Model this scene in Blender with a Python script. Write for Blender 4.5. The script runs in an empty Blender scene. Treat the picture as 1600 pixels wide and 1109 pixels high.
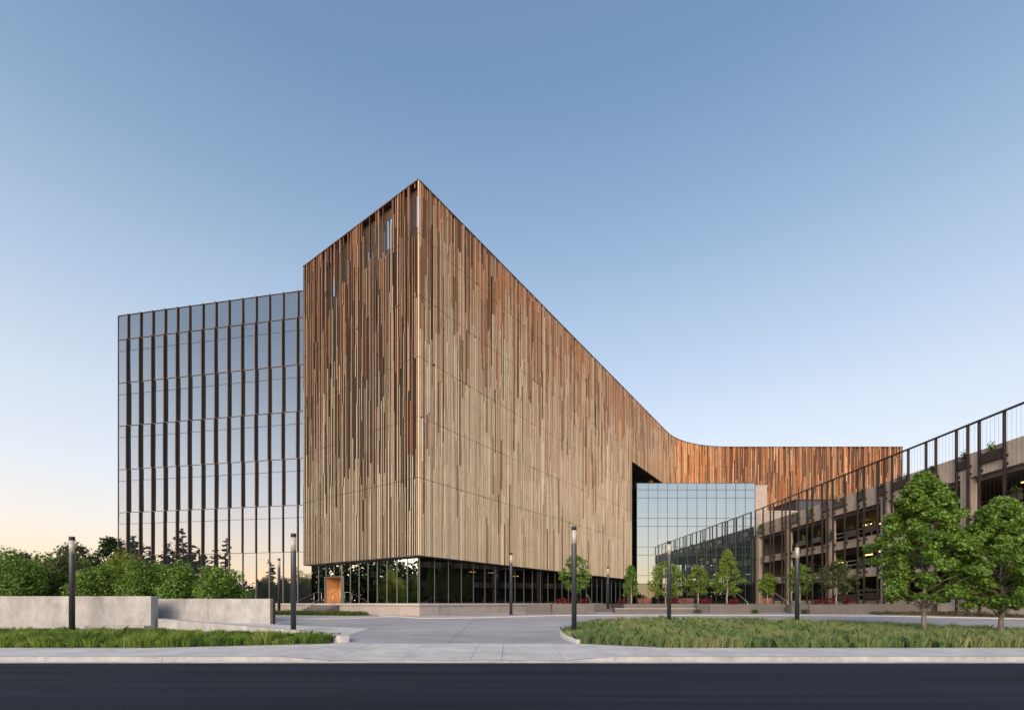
import bpy, math, random
import numpy as np
from mathutils import Vector, Matrix

R = math.radians
random.seed(7)
rng = np.random.default_rng(7)
sc = bpy.context.scene
COL = sc.collection

# ------------------------------------------------------------------ camera, sky, sun, exposure
F, CX, HY = 718.0, 800.0, 942.0            # focal length in photo pixels, principal column, horizon row
cam = bpy.data.cameras.new('camera')
cam_o = bpy.data.objects.new('camera', cam)
COL.objects.link(cam_o)
cam_o.location = (0, 0, 0)                 # eye level is z = 0, the road lies at -1.65
cam_o.rotation_euler = (R(90), 0, 0)
cam.sensor_width = 36
cam.lens = 36 * F / 1600
cam.shift_y = (HY - 554.5) / 1600
cam.clip_end = 4000
sc.camera = cam_o

SUN_EL, SUN_AZ = 22.0, 197.0                # azimuth clockwise from the view direction: behind the camera, a little to its left
world = bpy.data.worlds.new('World')
sc.world = world
world.use_nodes = True
wn = world.node_tree
bg = wn.nodes['Background']
sky = wn.nodes.new('ShaderNodeTexSky')
sky.sky_type = 'NISHITA'
sky.sun_disc = False
sky.sun_elevation = R(SUN_EL)
sky.sun_rotation = R(SUN_AZ)
sky.dust_density = 0.3
sky.ozone_density = 1.6
tc = wn.nodes.new('ShaderNodeTexCoord')
sep = wn.nodes.new('ShaderNodeSeparateXYZ')
wn.links.new(tc.outputs['Generated'], sep.inputs[0])
hz_c = wn.nodes.new('ShaderNodeValToRGB')   # pastel haze layer low in the air, the same all round
hz_c.color_ramp.elements[0].position = 0.0
hz_c.color_ramp.elements[0].color = (0.46, 0.265, 0.11, 1)
hz_c.color_ramp.elements[1].position = 0.75
hz_c.color_ramp.elements[1].color = (0.088, 0.148, 0.208, 1)
for p, c in ((0.06, (0.415, 0.30, 0.185, 1)), (0.13, (0.39, 0.335, 0.285, 1)), (0.22, (0.345, 0.342, 0.345, 1)), (0.34, (0.295, 0.318, 0.348, 1)), (0.48, (0.21, 0.258, 0.315, 1))):
    e = hz_c.color_ramp.elements.new(p); e.color = c
hz_f = wn.nodes.new('ShaderNodeValToRGB')
hz_f.color_ramp.elements[0].color = (0.88, 0.88, 0.88, 1)
hz_f.color_ramp.elements[1].position = 0.95
hz_f.color_ramp.elements[1].color = (0.0, 0.0, 0.0, 1)
e = hz_f.color_ramp.elements.new(0.5); e.color = (0.72, 0.72, 0.72, 1)
wn.links.new(sep.outputs['Z'], hz_c.inputs[0])
wn.links.new(sep.outputs['Z'], hz_f.inputs[0])
hz_s = wn.nodes.new('ShaderNodeVectorMath'); hz_s.operation = 'SCALE'; hz_s.inputs['Scale'].default_value = 10.3
wn.links.new(hz_c.outputs[0], hz_s.inputs[0])
glow_d = wn.nodes.new('ShaderNodeVectorMath'); glow_d.operation = 'DOT_PRODUCT'   # the haze is brighter towards the sun's side of the sky
glow_d.inputs[1].default_value = (math.sin(R(SUN_AZ)), math.cos(R(SUN_AZ)), 0)
wn.links.new(tc.outputs['Generated'], glow_d.inputs[0])
glow_m = wn.nodes.new('ShaderNodeMapRange'); glow_m.interpolation_type = 'SMOOTHSTEP'
for i_, v_ in ((1, -0.5), (2, 1.0), (3, 0.0), (4, 32.0)): glow_m.inputs[i_].default_value = v_
wn.links.new(glow_d.outputs['Value'], glow_m.inputs[0]); 
glow_e = wn.nodes.new('ShaderNodeMapRange')                                      # and most so near the horizon
for i_, v_ in ((1, 0.0), (2, 0.45), (3, 1.0), (4, 0.12)): glow_e.inputs[i_].default_value = v_
wn.links.new(sep.outputs['Z'], glow_e.inputs[0])
glow_p = wn.nodes.new('ShaderNodeMath'); glow_p.operation = 'MULTIPLY_ADD'; glow_p.inputs[2].default_value = 10.3
wn.links.new(glow_m.outputs[0], glow_p.inputs[0]); wn.links.new(glow_e.outputs[0], glow_p.inputs[1])
wn.links.new(glow_p.outputs[0], hz_s.inputs['Scale'])
mixn = wn.nodes.new('ShaderNodeMix'); mixn.data_type = 'RGBA'
wn.links.new(hz_f.outputs[0], mixn.inputs[0])
wn.links.new(sky.outputs[0], mixn.inputs[6])
wn.links.new(hz_s.outputs[0], mixn.inputs[7])
wn.links.new(mixn.outputs[2], bg.inputs[0])
bg.inputs[1].default_value = 0.10

sun = bpy.data.lights.new('sun', 'SUN')
sun.energy = 1.6
sun.angle = R(36)
sun.color = (1.0, 0.76, 0.55)
sun_o = bpy.data.objects.new('sun', sun)
COL.objects.link(sun_o)
az = R(SUN_AZ)
sdir = Vector((math.sin(az) * math.cos(R(SUN_EL)), math.cos(az) * math.cos(R(SUN_EL)), math.sin(R(SUN_EL))))
sun_o.rotation_euler = sdir.to_track_quat('Z', 'Y').to_euler()
sun_o.location = (-20, -60, 40)

vs = sc.view_settings
vs.view_transform = 'Standard'
vs.look = 'None'
vs.gamma = 1
vs.use_curve_mapping = False
vs.exposure = 1.3
sc.cycles.use_denoising = True
sc.cycles.max_bounces = 6
sc.cycles.transparent_max_bounces = 12
sc.cycles.caustics_reflective = False
sc.cycles.caustics_refractive = False

# ------------------------------------------------------------------ helpers
def ix(x, Y): return (x - CX) * Y / F
def iz(y, Y): return (HY - y) * Y / F
def lerp(a, b, t): return a + (b - a) * t
def sstep(a, b, v):
    t = min(1, max(0, (v - a) / (b - a)))
    return t * t * (3 - 2 * t)

def tag(o, label=None, cat=None, group=None, kind=None):
    if label: o['label'] = label
    if cat: o['category'] = cat
    if group: o['group'] = group
    if kind: o['kind'] = kind
    return o

def empty(name, loc=(0, 0, 0), rz=0):
    o = bpy.data.objects.new(name, None)
    COL.objects.link(o)
    o.location = loc
    o.rotation_euler = (0, 0, rz)
    o.empty_display_size = 0.2
    return o

def link_mesh(name, me, mats=None, parent=None):
    o = bpy.data.objects.new(name, me)
    COL.objects.link(o)
    if mats is not None:
        for m in (mats if isinstance(mats, (list, tuple)) else [mats]):
            me.materials.append(m)
    if parent is not None: o.parent = parent
    return o

BOXF = ((0, 3, 2, 1), (4, 5, 6, 7), (0, 1, 5, 4), (1, 2, 6, 5), (2, 3, 7, 6), (3, 0, 4, 7))

class MB:
    def __init__(s): s.v, s.f, s.m, s.c = [], [], [], []
    def add(s, vs_, fs_, mi=0, col=None):
        k = len(s.v); s.v += [tuple(p) for p in vs_]
        for f in fs_:
            s.f.append(tuple(i + k for i in f)); s.m.append(mi); s.c.append(col)
        return s
    def box(s, x0, x1, y0, y1, z0, z1, mi=0, col=None):
        return s.add(((x0, y0, z0), (x1, y0, z0), (x1, y1, z0), (x0, y1, z0), (x0, y0, z1), (x1, y0, z1), (x1, y1, z1), (x0, y1, z1)), BOXF, mi, col)
    def fbox(s, fr, u0, u1, d0, d1, z0, z1, mi=0, col=None):
        "box in a wall frame: u along the wall, d outward, z up"
        P = fr
        q = [P(u0, d1), P(u1, d1), P(u1, d0), P(u0, d0)]
        return s.add([(a[0], a[1], z0) for a in q] + [(a[0], a[1], z1) for a in q], BOXF, mi, col)
    def prism(s, poly, z0, z1, mi=0):
        n = len(poly)
        zz0 = z0 if callable(z0) else (lambda x, y: z0)
        zz1 = z1 if callable(z1) else (lambda x, y: z1)
        vs_ = [(x, y, zz0(x, y)) for x, y in poly] + [(x, y, zz1(x, y)) for x, y in poly]
        fs_ = [tuple(range(n, 2 * n)), tuple(range(n - 1, -1, -1))] + [(i, (i + 1) % n, n + (i + 1) % n, n + i) for i in range(n)]
        return s.add(vs_, fs_, mi)
    def tube(s, pts, r, n=8, mi=0, cap=True):
        pts = [Vector(p) for p in pts]
        rr = r if isinstance(r, (list, tuple)) else [r] * len(pts)
        vs_, fs_ = [], []
        for i, p in enumerate(pts):
            d = (pts[min(i + 1, len(pts) - 1)] - pts[max(i - 1, 0)]).normalized()
            a = d.orthogonal().normalized() if abs(d.z) < 0.99 else Vector((1, 0, 0))
            b = d.cross(a).normalized(); a = b.cross(d).normalized()
            for k in range(n):
                t = 2 * math.pi * k / n
                vs_.append(p + (a * math.cos(t) + b * math.sin(t)) * rr[i])
        for i in range(len(pts) - 1):
            for k in range(n):
                fs_.append((i * n + k, i * n + (k + 1) % n, (i + 1) * n + (k + 1) % n, (i + 1) * n + k))
        if cap:
            fs_.append(tuple(range(n - 1, -1, -1))); L = (len(pts) - 1) * n
            fs_.append(tuple(range(L, L + n)))
        return s.add(vs_, fs_, mi)
    def lathe(s, prof, n=20, cx=0, cy=0, mi=0):
        vs_ = [(cx + r * math.cos(2 * math.pi * k / n), cy + r * math.sin(2 * math.pi * k / n), z) for r, z in prof for k in range(n)]
        fs_ = [(i * n + k, i * n + (k + 1) % n, (i + 1) * n + (k + 1) % n, (i + 1) * n + k) for i in range(len(prof) - 1) for k in range(n)]
        fs_.append(tuple(range(n - 1, -1, -1))); L = (len(prof) - 1) * n; fs_.append(tuple(range(L, L + n)))
        return s.add(vs_, fs_, mi)
    def build(s, name, mats, parent=None, smooth=False):
        me = bpy.data.meshes.new(name)
        me.from_pydata(s.v, [], s.f)
        if any(s.m): me.polygons.foreach_set('material_index', s.m)
        if any(c is not None for c in s.c):
            at = me.attributes.new('tone', 'FLOAT_COLOR', 'FACE')
            at.data.foreach_set('color', np.array([list(c or (1, 1, 1)) + [1] for c in s.c], dtype=np.float32).ravel())
        if smooth: me.polygons.foreach_set('use_smooth', [True] * len(s.f))
        me.update()
        return link_mesh(name, me, mats, parent)

def np_mesh(name, verts, npoly, nv, mats, parent=None, cols=None):
    "many same-sided polygons from a flat vertex array"
    me = bpy.data.meshes.new(name)
    me.vertices.add(len(verts)); me.vertices.foreach_set('co', np.asarray(verts, dtype=np.float32).ravel())
    me.loops.add(npoly * nv); me.loops.foreach_set('vertex_index', np.arange(npoly * nv, dtype=np.int32))
    me.polygons.add(npoly)
    me.polygons.foreach_set('loop_start', np.arange(0, npoly * nv, nv, dtype=np.int32))
    if cols is not None:
        at = me.attributes.new('tone', 'FLOAT_COLOR', 'FACE')
        c4 = np.ones((npoly, 4), dtype=np.float32); c4[:, :3] = cols
        at.data.foreach_set('color', c4.ravel())
    me.update(calc_edges=True)
    me.validate()
    return link_mesh(name, me, mats, parent)

# ------------------------------------------------------------------ materials
def mat(name, col=(0.5, 0.5, 0.5), rough=0.6, metal=0.0, noise=None, bump=None, attr=False, spec=0.5, emit=None, streak=None):
    m = bpy.data.materials.new(name); m.use_nodes = True
    nt = m.node_tree; p = nt.nodes['Principled BSDF']
    p.inputs['Roughness'].default_value = rough
    p.inputs['Metallic'].default_value = metal
    p.inputs['Specular IOR Level'].default_value = spec
    p.inputs['Base Color'].default_value = (*col, 1)
    tcn = nt.nodes.new('ShaderNodeTexCoord')
    src = None
    if attr:
        a = nt.nodes.new('ShaderNodeAttribute'); a.attribute_name = 'tone'; src = a.outputs['Color']
    if noise:
        scl, amt = noise[0], noise[1]
        mp = nt.nodes.new('ShaderNodeMapping')
        mp.inputs['Scale'].default_value = streak or (1, 1, 1)
        geo = nt.nodes.new('ShaderNodeNewGeometry')
        nt.links.new(geo.outputs['Position'], mp.inputs[0])
        acc = None
        for s_, w in ((scl, 0.6), (scl * 4.3, 0.4)):
            n = nt.nodes.new('ShaderNodeTexNoise'); n.inputs['Scale'].default_value = s_; n.inputs['Detail'].default_value = 6
            n.inputs['Roughness'].default_value = 0.6
            nt.links.new(mp.outputs[0], n.inputs['Vector'])
            mm = nt.nodes.new('ShaderNodeMath'); mm.operation = 'MULTIPLY_ADD'
            nt.links.new(n.outputs[0], mm.inputs[0]); mm.inputs[1].default_value = w
            if acc is None: mm.inputs[2].default_value = 0
            else: nt.links.new(acc, mm.inputs[2])
            acc = mm.outputs[0]
        mr = nt.nodes.new('ShaderNodeMapRange')
        mr.inputs[1].default_value = 0.37; mr.inputs[2].default_value = 0.63
        mr.inputs[3].default_value = 1 - amt; mr.inputs[4].default_value = 1 + amt
        nt.links.new(acc, mr.inputs[0])
        vm = nt.nodes.new('ShaderNodeVectorMath'); vm.operation = 'SCALE'
        if src is not None: nt.links.new(src, vm.inputs[0])
        else: vm.inputs[0].default_value = col
        nt.links.new(mr.outputs[0], vm.inputs['Scale'])
        src = vm.outputs[0]
    if src is not None: nt.links.new(src, p.inputs['Base Color'])
    if bump:
        b = nt.nodes.new('ShaderNodeBump'); b.inputs['Strength'].default_value = bump[1]; b.inputs['Distance'].default_value = 0.02
        n = nt.nodes.new('ShaderNodeTexNoise'); n.inputs['Scale'].default_value = bump[0]; n.inputs['Detail'].default_value = 4
        nt.links.new(tcn.outputs['Object'], n.inputs['Vector'])
        nt.links.new(n.outputs[0], b.inputs['Height']); nt.links.new(b.outputs[0], p.inputs['Normal'])
    if emit:
        p.inputs['Emission Color'].default_value = (*emit[0], 1); p.inputs['Emission Strength'].default_value = emit[1]
    return m

def leaf_mat(name, trans=0.35):
    m = bpy.data.materials.new(name); m.use_nodes = True
    nt = m.node_tree; p = nt.nodes['Principled BSDF']; out = nt.nodes['Material Output']
    a = nt.nodes.new('ShaderNodeAttribute'); a.attribute_name = 'tone'
    nt.links.new(a.outputs['Color'], p.inputs['Base Color'])
    p.inputs['Roughness'].default_value = 0.5; p.inputs['Specular IOR Level'].default_value = 0.35
    t = nt.nodes.new('ShaderNodeBsdfTranslucent')
    g = nt.nodes.new('ShaderNodeVectorMath'); g.operation = 'MULTIPLY'; g.inputs[1].default_value = (1.15, 1.2, 0.6)
    nt.links.new(a.outputs['Color'], g.inputs[0]); nt.links.new(g.outputs[0], t.inputs['Color'])
    mx = nt.nodes.new('ShaderNodeMixShader'); mx.inputs[0].default_value = trans
    nt.links.new(p.outputs[0], mx.inputs[1]); nt.links.new(t.outputs[0], mx.inputs[2]); nt.links.new(mx.outputs[0], out.inputs[0])
    return m

def glass_mat(name, refl, tint, body, clear=0.0, wav=0.0):
    "coated facade glass: a mirror-like coating over a dark body, optionally see-through"
    m = bpy.data.materials.new(name); m.use_nodes = True
    nt = m.node_tree; nt.nodes.remove(nt.nodes['Principled BSDF']); out = nt.nodes['Material Output']
    gl = nt.nodes.new('ShaderNodeBsdfGlossy'); gl.inputs['Roughness'].default_value = 0.0
    gl.inputs['Color'].default_value = (*tint, 1)
    df = nt.nodes.new('ShaderNodeBsdfDiffuse'); df.inputs['Color'].default_value = (*body, 1)
    lw = nt.nodes.new('ShaderNodeFresnel'); lw.inputs['IOR'].default_value = 1.5
    ma = nt.nodes.new('ShaderNodeMath'); ma.operation = 'ADD'; ma.use_clamp = True; ma.inputs[1].default_value = refl
    nt.links.new(lw.outputs[0], ma.inputs[0])
    base = df.outputs[0]
    if clear > 0:
        tr = nt.nodes.new('ShaderNodeBsdfTransparent'); tr.inputs['Color'].default_value = (0.62, 0.72, 0.7, 1)
        m2 = nt.nodes.new('ShaderNodeMixShader'); m2.inputs[0].default_value = clear
        nt.links.new(df.outputs[0], m2.inputs[1]); nt.links.new(tr.outputs[0], m2.inputs[2]); base = m2.outputs[0]
    mx = nt.nodes.new('ShaderNodeMixShader')
    nt.links.new(ma.outputs[0], mx.inputs[0]); nt.links.new(base, mx.inputs[1]); nt.links.new(gl.outputs[0], mx.inputs[2])
    nt.links.new(mx.outputs[0], out.inputs[0])
    if wav:
        tcn = nt.nodes.new('ShaderNodeNewGeometry')
        n = nt.nodes.new('ShaderNodeTexNoise'); n.inputs['Scale'].default_value = 0.45; n.inputs['Detail'].default_value = 1
        b = nt.nodes.new('ShaderNodeBump'); b.inputs['Strength'].default_value = wav; b.inputs['Distance'].default_value = 0.02
        nt.links.new(tcn.outputs['Position'], n.inputs['Vector']); nt.links.new(n.outputs[0], b.inputs['Height'])
        nt.links.new(b.outputs[0], gl.inputs['Normal'])
    return m

M = {}
M['soil'] = mat('soil', (0.09, 0.075, 0.05), 0.95, noise=(0.8, 0.4))
M['field'] = mat('field', (0.07, 0.085, 0.04), 0.95, noise=(0.05, 0.4))
M['asphalt'] = mat('asphalt', (0.015, 0.0205, 0.033), 0.85, spec=0.15, noise=(0.5, 0.42), bump=(60, 0.5), streak=(0.07, 1.6, 1))
M['gutter'] = mat('gutter', (0.47, 0.46, 0.45), 0.8, noise=(1.2, 0.22))
M['kerb'] = mat('kerb_concrete', (0.36, 0.355, 0.35), 0.85, noise=(1.1, 0.25), bump=(30, 0.2))
M['walk'] = mat('walk', (0.5, 0.495, 0.485), 0.85, noise=(0.8, 0.2), bump=(40, 0.15))
M['drive'] = mat('drive', (0.33, 0.335, 0.355), 0.8, noise=(0.25, 0.2), bump=(40, 0.15), streak=(0.5, 1.2, 1))
M['band'] = mat('pale_paving', (0.42, 0.405, 0.39), 0.85, noise=(0.5, 0.1))
M['wall'] = mat('board_concrete', (0.35, 0.345, 0.34), 0.85, noise=(0.55, 0.34), bump=(9, 0.12), streak=(1, 1, 0.6))
M['plinth'] = mat('plinth_concrete', (0.36, 0.31, 0.28), 0.8, noise=(0.8, 0.12))
M['plinthcap'] = mat('plinth_cap', (0.42, 0.39, 0.37), 0.75, noise=(0.8, 0.08))
M['planter'] = mat('planter_concrete', (0.125, 0.113, 0.107), 0.75, noise=(0.9, 0.14))
M['gconc'] = mat('garage_concrete', (0.52, 0.44, 0.375), 0.85, noise=(0.5, 0.2), bump=(8, 0.15), streak=(1, 1, 0.5))
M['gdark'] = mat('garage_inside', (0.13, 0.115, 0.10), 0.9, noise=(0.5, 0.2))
M['steel'] = mat('dark_steel', (0.045, 0.036, 0.034), 0.5, 0.3, noise=(2, 0.2))
M['rust'] = mat('brown_steel', (0.034, 0.025, 0.023), 0.6, 0.2, noise=(2, 0.25))
M['white'] = mat('white_metal', (0.6, 0.6, 0.58), 0.5)
M['pole'] = mat('pole_metal', (0.05, 0.053, 0.066), 0.42, 0.35, noise=(3, 0.12))
M['cap'] = mat('lamp_cap', (0.028, 0.027, 0.027), 0.5, 0.2)
M['lens'] = mat('lamp_lens', (0.40, 0.375, 0.34), 0.15, emit=((1.0, 0.75, 0.42), 0.01))
M['glow'] = mat('lamp_core', (0.8, 0.7, 0.5), 0.4, emit=((1.0, 0.78, 0.42), 0.35))
M['slat'] = mat('anodised_slat', rough=0.42, metal=0.12, attr=True, noise=(0.6, 0.10))
M['backing'] = mat('bronze_backing', (0.06, 0.038, 0.027), 0.6, 0.3, noise=(0.35, 0.35), streak=(1, 1, 0.25))
M['rustback'] = mat('rust_backing', (0.11, 0.048, 0.026), 0.6, 0.2, noise=(0.35, 0.35), streak=(1, 1, 0.25))
M['core'] = mat('core_wall', (0.055, 0.042, 0.035), 0.8, noise=(0.3, 0.2))
M['roofing'] = mat('roofing', (0.2, 0.2, 0.2), 0.9, noise=(0.4, 0.15))
M['soffit'] = mat('dark_soffit', (0.012, 0.011, 0.011), 0.7)
M['fin'] = mat('bronze_fin', (0.035, 0.027, 0.025), 0.5, 0.4, noise=(0.7, 0.2))
M['finedge'] = mat('copper_edge', (0.12, 0.07, 0.052), 0.5, 0.3)
M['mullion'] = mat('mullion', (0.19, 0.17, 0.15), 0.45, 0.4)
M['darkmull'] = mat('dark_mullion', (0.05, 0.055, 0.065), 0.5, 0.3)
M['glassW'] = glass_mat('coated_glass', 0.27, (0.84, 0.87, 0.92), (0.012, 0.016, 0.02), wav=0.02)
M['glassA'] = glass_mat('atrium_glass', 0.22, (0.78, 0.9, 0.97), (0.015, 0.028, 0.03), wav=0.02)
M['glassG'] = glass_mat('ground_glass', 0.055, (0.85, 0.92, 0.95), (0.006, 0.009, 0.009), clear=0.6)
M['glassL'] = glass_mat('window_glass', 0.55, (0.95, 0.95, 0.95), (0.25, 0.26, 0.26))
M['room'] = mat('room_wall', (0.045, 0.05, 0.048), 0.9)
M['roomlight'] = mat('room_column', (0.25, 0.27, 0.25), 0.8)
M['wood'] = mat('alcove_panel', (0.42, 0.24, 0.11), 0.55, noise=(3, 0.15), streak=(1, 1, 0.2))
M['rail'] = mat('handrail', (0.45, 0.44, 0.42), 0.35, 0.7)
M['bark'] = mat('bark', (0.17, 0.15, 0.13), 0.9, noise=(6, 0.35), bump=(30, 0.5))
M['paleb'] = mat('pale_bark', (0.32, 0.29, 0.25), 0.9, noise=(6, 0.3), bump=(30, 0.4))
M['leaf'] = leaf_mat('leaf')
M['needle'] = leaf_mat('needle', 0.15)
M['grass'] = leaf_mat('grass_blade', 0.3)
M['bench'] = mat('rust_seat', (0.23, 0.085, 0.055), 0.6, noise=(2, 0.2))
M['amber'] = mat('amber_lamp', (0.8, 0.6, 0.2), 0.4, emit=((1.0, 0.62, 0.16), 2.2))
M['blue'] = mat('blue_box', (0.03, 0.12, 0.22), 0.6)

# ------------------------------------------------------------------ ground and setting
def gz(X, Y):
    if Y <= 13.0: return -1.65
    if Y <= 17.1: return -1.52 + 0.02 * (Y - 13) / 4.1
    if Y <= 34.0: return -1.5 + 0.0379 * (Y - 17.1)
    return -0.86

def grid_sheet(name, xs, ys, zf, m, parent=None):
    b = MB(); nx = len(xs)
    b.add([(x, y, zf(x, y)) for y in ys for x in xs], [(j * nx + i, j * nx + i + 1, (j + 1) * nx + i + 1, (j + 1) * nx + i) for j in range(len(ys) - 1) for i in range(nx - 1)])
    return b.build(name, m, parent)

def under(x, y):
    return gz(x, y) - (0.16 if y > 13 else 0.06)
tag(grid_sheet('ground', [-1500, -300, -80, -40, 0, 40, 80, 300, 1500], [-1500, -300, -60, -4, 12.9, 13.0, 17.1, 25, 34, 50, 120, 400, 1800], under, M['field']), kind='structure')
tag(grid_sheet('road', [-220, -60, 0, 60, 220], [-4, 4, 12.72], lambda x, y: -1.65, M['asphalt']), kind='structure')
tag(grid_sheet('far_road_verge', [-220, 0, 220], [-16, -4.01], lambda x, y: -1.6, M['walk']), kind='structure')
gut = MB()
for i in range(-22, 22): gut.box(i * 3 + 0.01, i * 3 + 2.99, 12.72, 13.0, -1.75, -1.642)
tag(gut.build('gutter', M['gutter']), kind='structure')

# driveway sheet
ys_d = [17.1, 19, 21, 23, 25, 27, 29, 31, 33, 34, 37, 41, 46]
tag(grid_sheet('driveway', [-75, -50, -30, -18, -9, 0, 9, 18, 27, 38, 60], ys_d, lambda x, y: gz(x, y) - 0.002, M['drive']), kind='structure')
dj = MB()
for Yj in (21.2, 25.4, 29.6):
    dj.add([(-12, Yj, gz(0, Yj) + 0.003), (2.0, Yj, gz(0, Yj) + 0.003), (2.0, Yj + 0.025, gz(0, Yj + 0.025) + 0.003), (-12, Yj + 0.025, gz(0, Yj + 0.025) + 0.003)], [(0, 1, 2, 3)])
for Xj in (-7.0, -2.4):
    dj.add([(Xj, 17.2, gz(0, 17.2) + 0.003), (Xj + 0.02, 17.2, gz(0, 17.2) + 0.003), (Xj + 0.02, 29.5, gz(0, 29.5) + 0.003), (Xj, 29.5, gz(0, 29.5) + 0.003)], [(0, 1, 2, 3)])
tag(dj.build('driveway_joint_line', M['planter']), kind='structure')

# pavement: separate slabs with open joints, dropping to the gutter at the driveway apron
pave = empty('pavement'); tag(pave, kind='structure')
def drop(x):                                # 1 at full kerb height, 0 at the dropped crossing
    return sstep(-5.2, -6.6, x) if x < -2 else sstep(1.6, 2.9, x)
XS = [-62 + 3.05 * i for i in range(14)] + [-19.2, -16.1, -13.0, -9.9, -6.6, -5.2, -3.2, -1.2, -0.3, 1.5, 2.9, 5.9, 8.9, 11.9, 15, 18, 21.1, 24.2, 27.3, 30.4, 33.5, 36.6, 39.7, 43]
def far_edge(x):
    if x < -12: return 15.45
    if x < -6.6: return lerp(15.45, 17.1, (x + 12) / 5.4)
    if x < 2.4: return 17.1
    if x < 5.2: return lerp(17.1, 15.45, (x - 2.4) / 2.8)
    return 15.45
for i in range(len(XS) - 1):
    a, b_ = XS[i] + 0.006, XS[i + 1] - 0.006
    m = MB(); n = 4
    y0 = 13.2; v = []; f = []
    for k in range(n + 1):
        x = lerp(a, b_, k / n); d = drop(x); fe = far_edge(x)
        z0 = lerp(-1.625, -1.52, d)
        v += [(x, y0, z0), (x, lerp(y0, fe, 0.5), lerp(-1.56, -1.515, d)), (x, fe, -1.497), (x, y0, z0 - 0.2), (x, fe, -1.7)]
    for k in range(n):
        p, q = k * 5, k * 5 + 5
        f += [(p, q, q + 1, p + 1), (p + 1, q + 1, q + 2, p + 2), (p, p + 3, q + 3, q), (p + 2, q + 2, q + 4, p + 4)]
    f += [(0, 1, 2, 4, 3), tuple(n * 5 + j for j in (3, 4, 2, 1, 0))]
    m.add(v, f).build('paving_slab', M['walk'], pave)
kerb = empty('kerb'); tag(kerb, kind='structure')
kx = [-60 + 3.6 * i for i in range(14)] + [-9.9, -6.6, -5.2, -2.5, 0.2, 1.6, 2.9, 6.2, 9.8, 13.4, 17.0, 20.6, 24.2, 27.8, 31.4, 35, 38.6, 43]
for i in range(len(kx) - 1):
    a, b_ = kx[i] + 0.005, kx[i + 1] - 0.005
    if b_ - a < 0.1: continue
    za, zb_ = lerp(-1.622, -1.515, drop(a)), lerp(-1.622, -1.515, drop(b_))
    m = MB(); v = []
    for x, z in ((a, za), (b_, zb_)):
        v += [(x, 13.004, -1.76), (x, 13.012, z - 0.03 if z > -1.6 else z - 0.004), (x, 13.035, z), (x, 13.194, z), (x, 13.194, -1.76)]
    m.add(v, [(0, 5, 6, 1), (1, 6, 7, 2), (2, 7, 8, 3), (3, 8, 9, 4), (0, 1, 2, 3, 4), (9, 8, 7, 6, 5)]).build('kerb_stone', M['kerb'], kerb)

# lawns: polygons of soil with real grass on top
LAWN_L = [(-60, 15.45), (-12, 15.45), (-6.75, 17.15), (-7.0, 18.6), (-8.0, 19.0), (-17.0, 21.7), (-60, 21.9)]
ISL = [(2.5, 17.15), (5.2, 15.45), (42, 15.45), (32, 17.2), (23.2, 21.0), (19.8, 23.8), (16.6, 26.2), (13.2, 27.4), (9.3, 28.0), (5.4, 26.8), (3.3, 24.0), (2.25, 20.6), (2.2, 18.6)]
STRIP = [(-19.8, 33.6), (-11.3, 32.3), (-10.2, 33.4), (-11.5, 35.2), (-17.9, 39.4), (-19.8, 39.8)]
GARB = [(27.6, 34.2), (33.6, 30.4), (35.3, 30.4), (35.6, 36.5), (28.2, 36.4)]
soil = MB()
for P_, h in ((LAWN_L, 0.02), (ISL, 0.10), (STRIP, 0.05), (GARB, 0.06)):
    soil_m = MB(); soil_m.prism(P_, lambda x, y: gz(x, y) - 0.3, lambda x, y, h=h: gz(x, y) + (h if y > 18.3 else 0.004))
    tag(soil_m.build('planting_bed_soil', M['soil']), kind='structure')
# island kerb pieces round its rounded end and along the drive
ik = empty('island_kerb'); tag(ik, kind='structure')
path = ISL[7:] + [ISL[0]]
path = [ISL[3], ISL[4], ISL[5], ISL[6]] + path
def smooth_path(p, n=4):
    out = []
    for i in range(len(p) - 1):
        p0, p1, p2, p3 = p[max(i - 1, 0)], p[i], p[i + 1], p[min(i + 2, len(p) - 1)]
        for k in range(n):
            t = k / n
            out.append(tuple(0.5 * (2 * p1[j] + (p2[j] - p0[j]) * t + (2 * p0[j] - 5 * p1[j] + 4 * p2[j] - p3[j]) * t * t + (3 * p1[j] - p0[j] - 3 * p2[j] + p3[j]) * t ** 3) for j in (0, 1)))
    out.append(p[-1]); return out
def kerb_run(pts, w, h, parent, m_, name, every=3, gap=0.008):
    P_ = [Vector((a, b, 0)) for a, b in pts]
    nr = []
    for i in range(len(P_)):
        d = (P_[min(i + 1, len(P_) - 1)] - P_[max(i - 1, 0)]).normalized(); nr.append(Vector((-d.y, d.x, 0)))
    for s0 in range(0, len(P_) - 1, every):
        idx = list(range(s0, min(s0 + every, len(P_) - 1) + 1)); v = []; f = []
        for k, i in enumerate(idx):
            p = P_[i].copy()
            if k == 0: p += (P_[i + 1] - P_[i]).normalized() * gap
            z = gz(p.x, p.y)
            for o_, zz in ((0, -0.2), (0, h - 0.02), (0.02, h), (w - 0.02, h), (w, h - 0.02), (w, -0.2)):
                q = p + nr[i] * (o_ - w / 2); v.append((q.x, q.y, z + zz))
        for k in range(len(idx) - 1):
            a, b_ = k * 6, k * 6 + 6
            f += [(a + j, b_ + j, b_ + j + 1, a + j + 1) for j in range(5)]
        L = (len(idx) - 1) * 6
        f += [(5, 4, 3, 2, 1, 0), tuple(L + j for j in range(6))]
        MB().add(v, f).build(name, m_, parent)
kerb_run(smooth_path(path, 3), 0.2, 0.15, ik, M['gutter'], 'kerb_stone')
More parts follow.
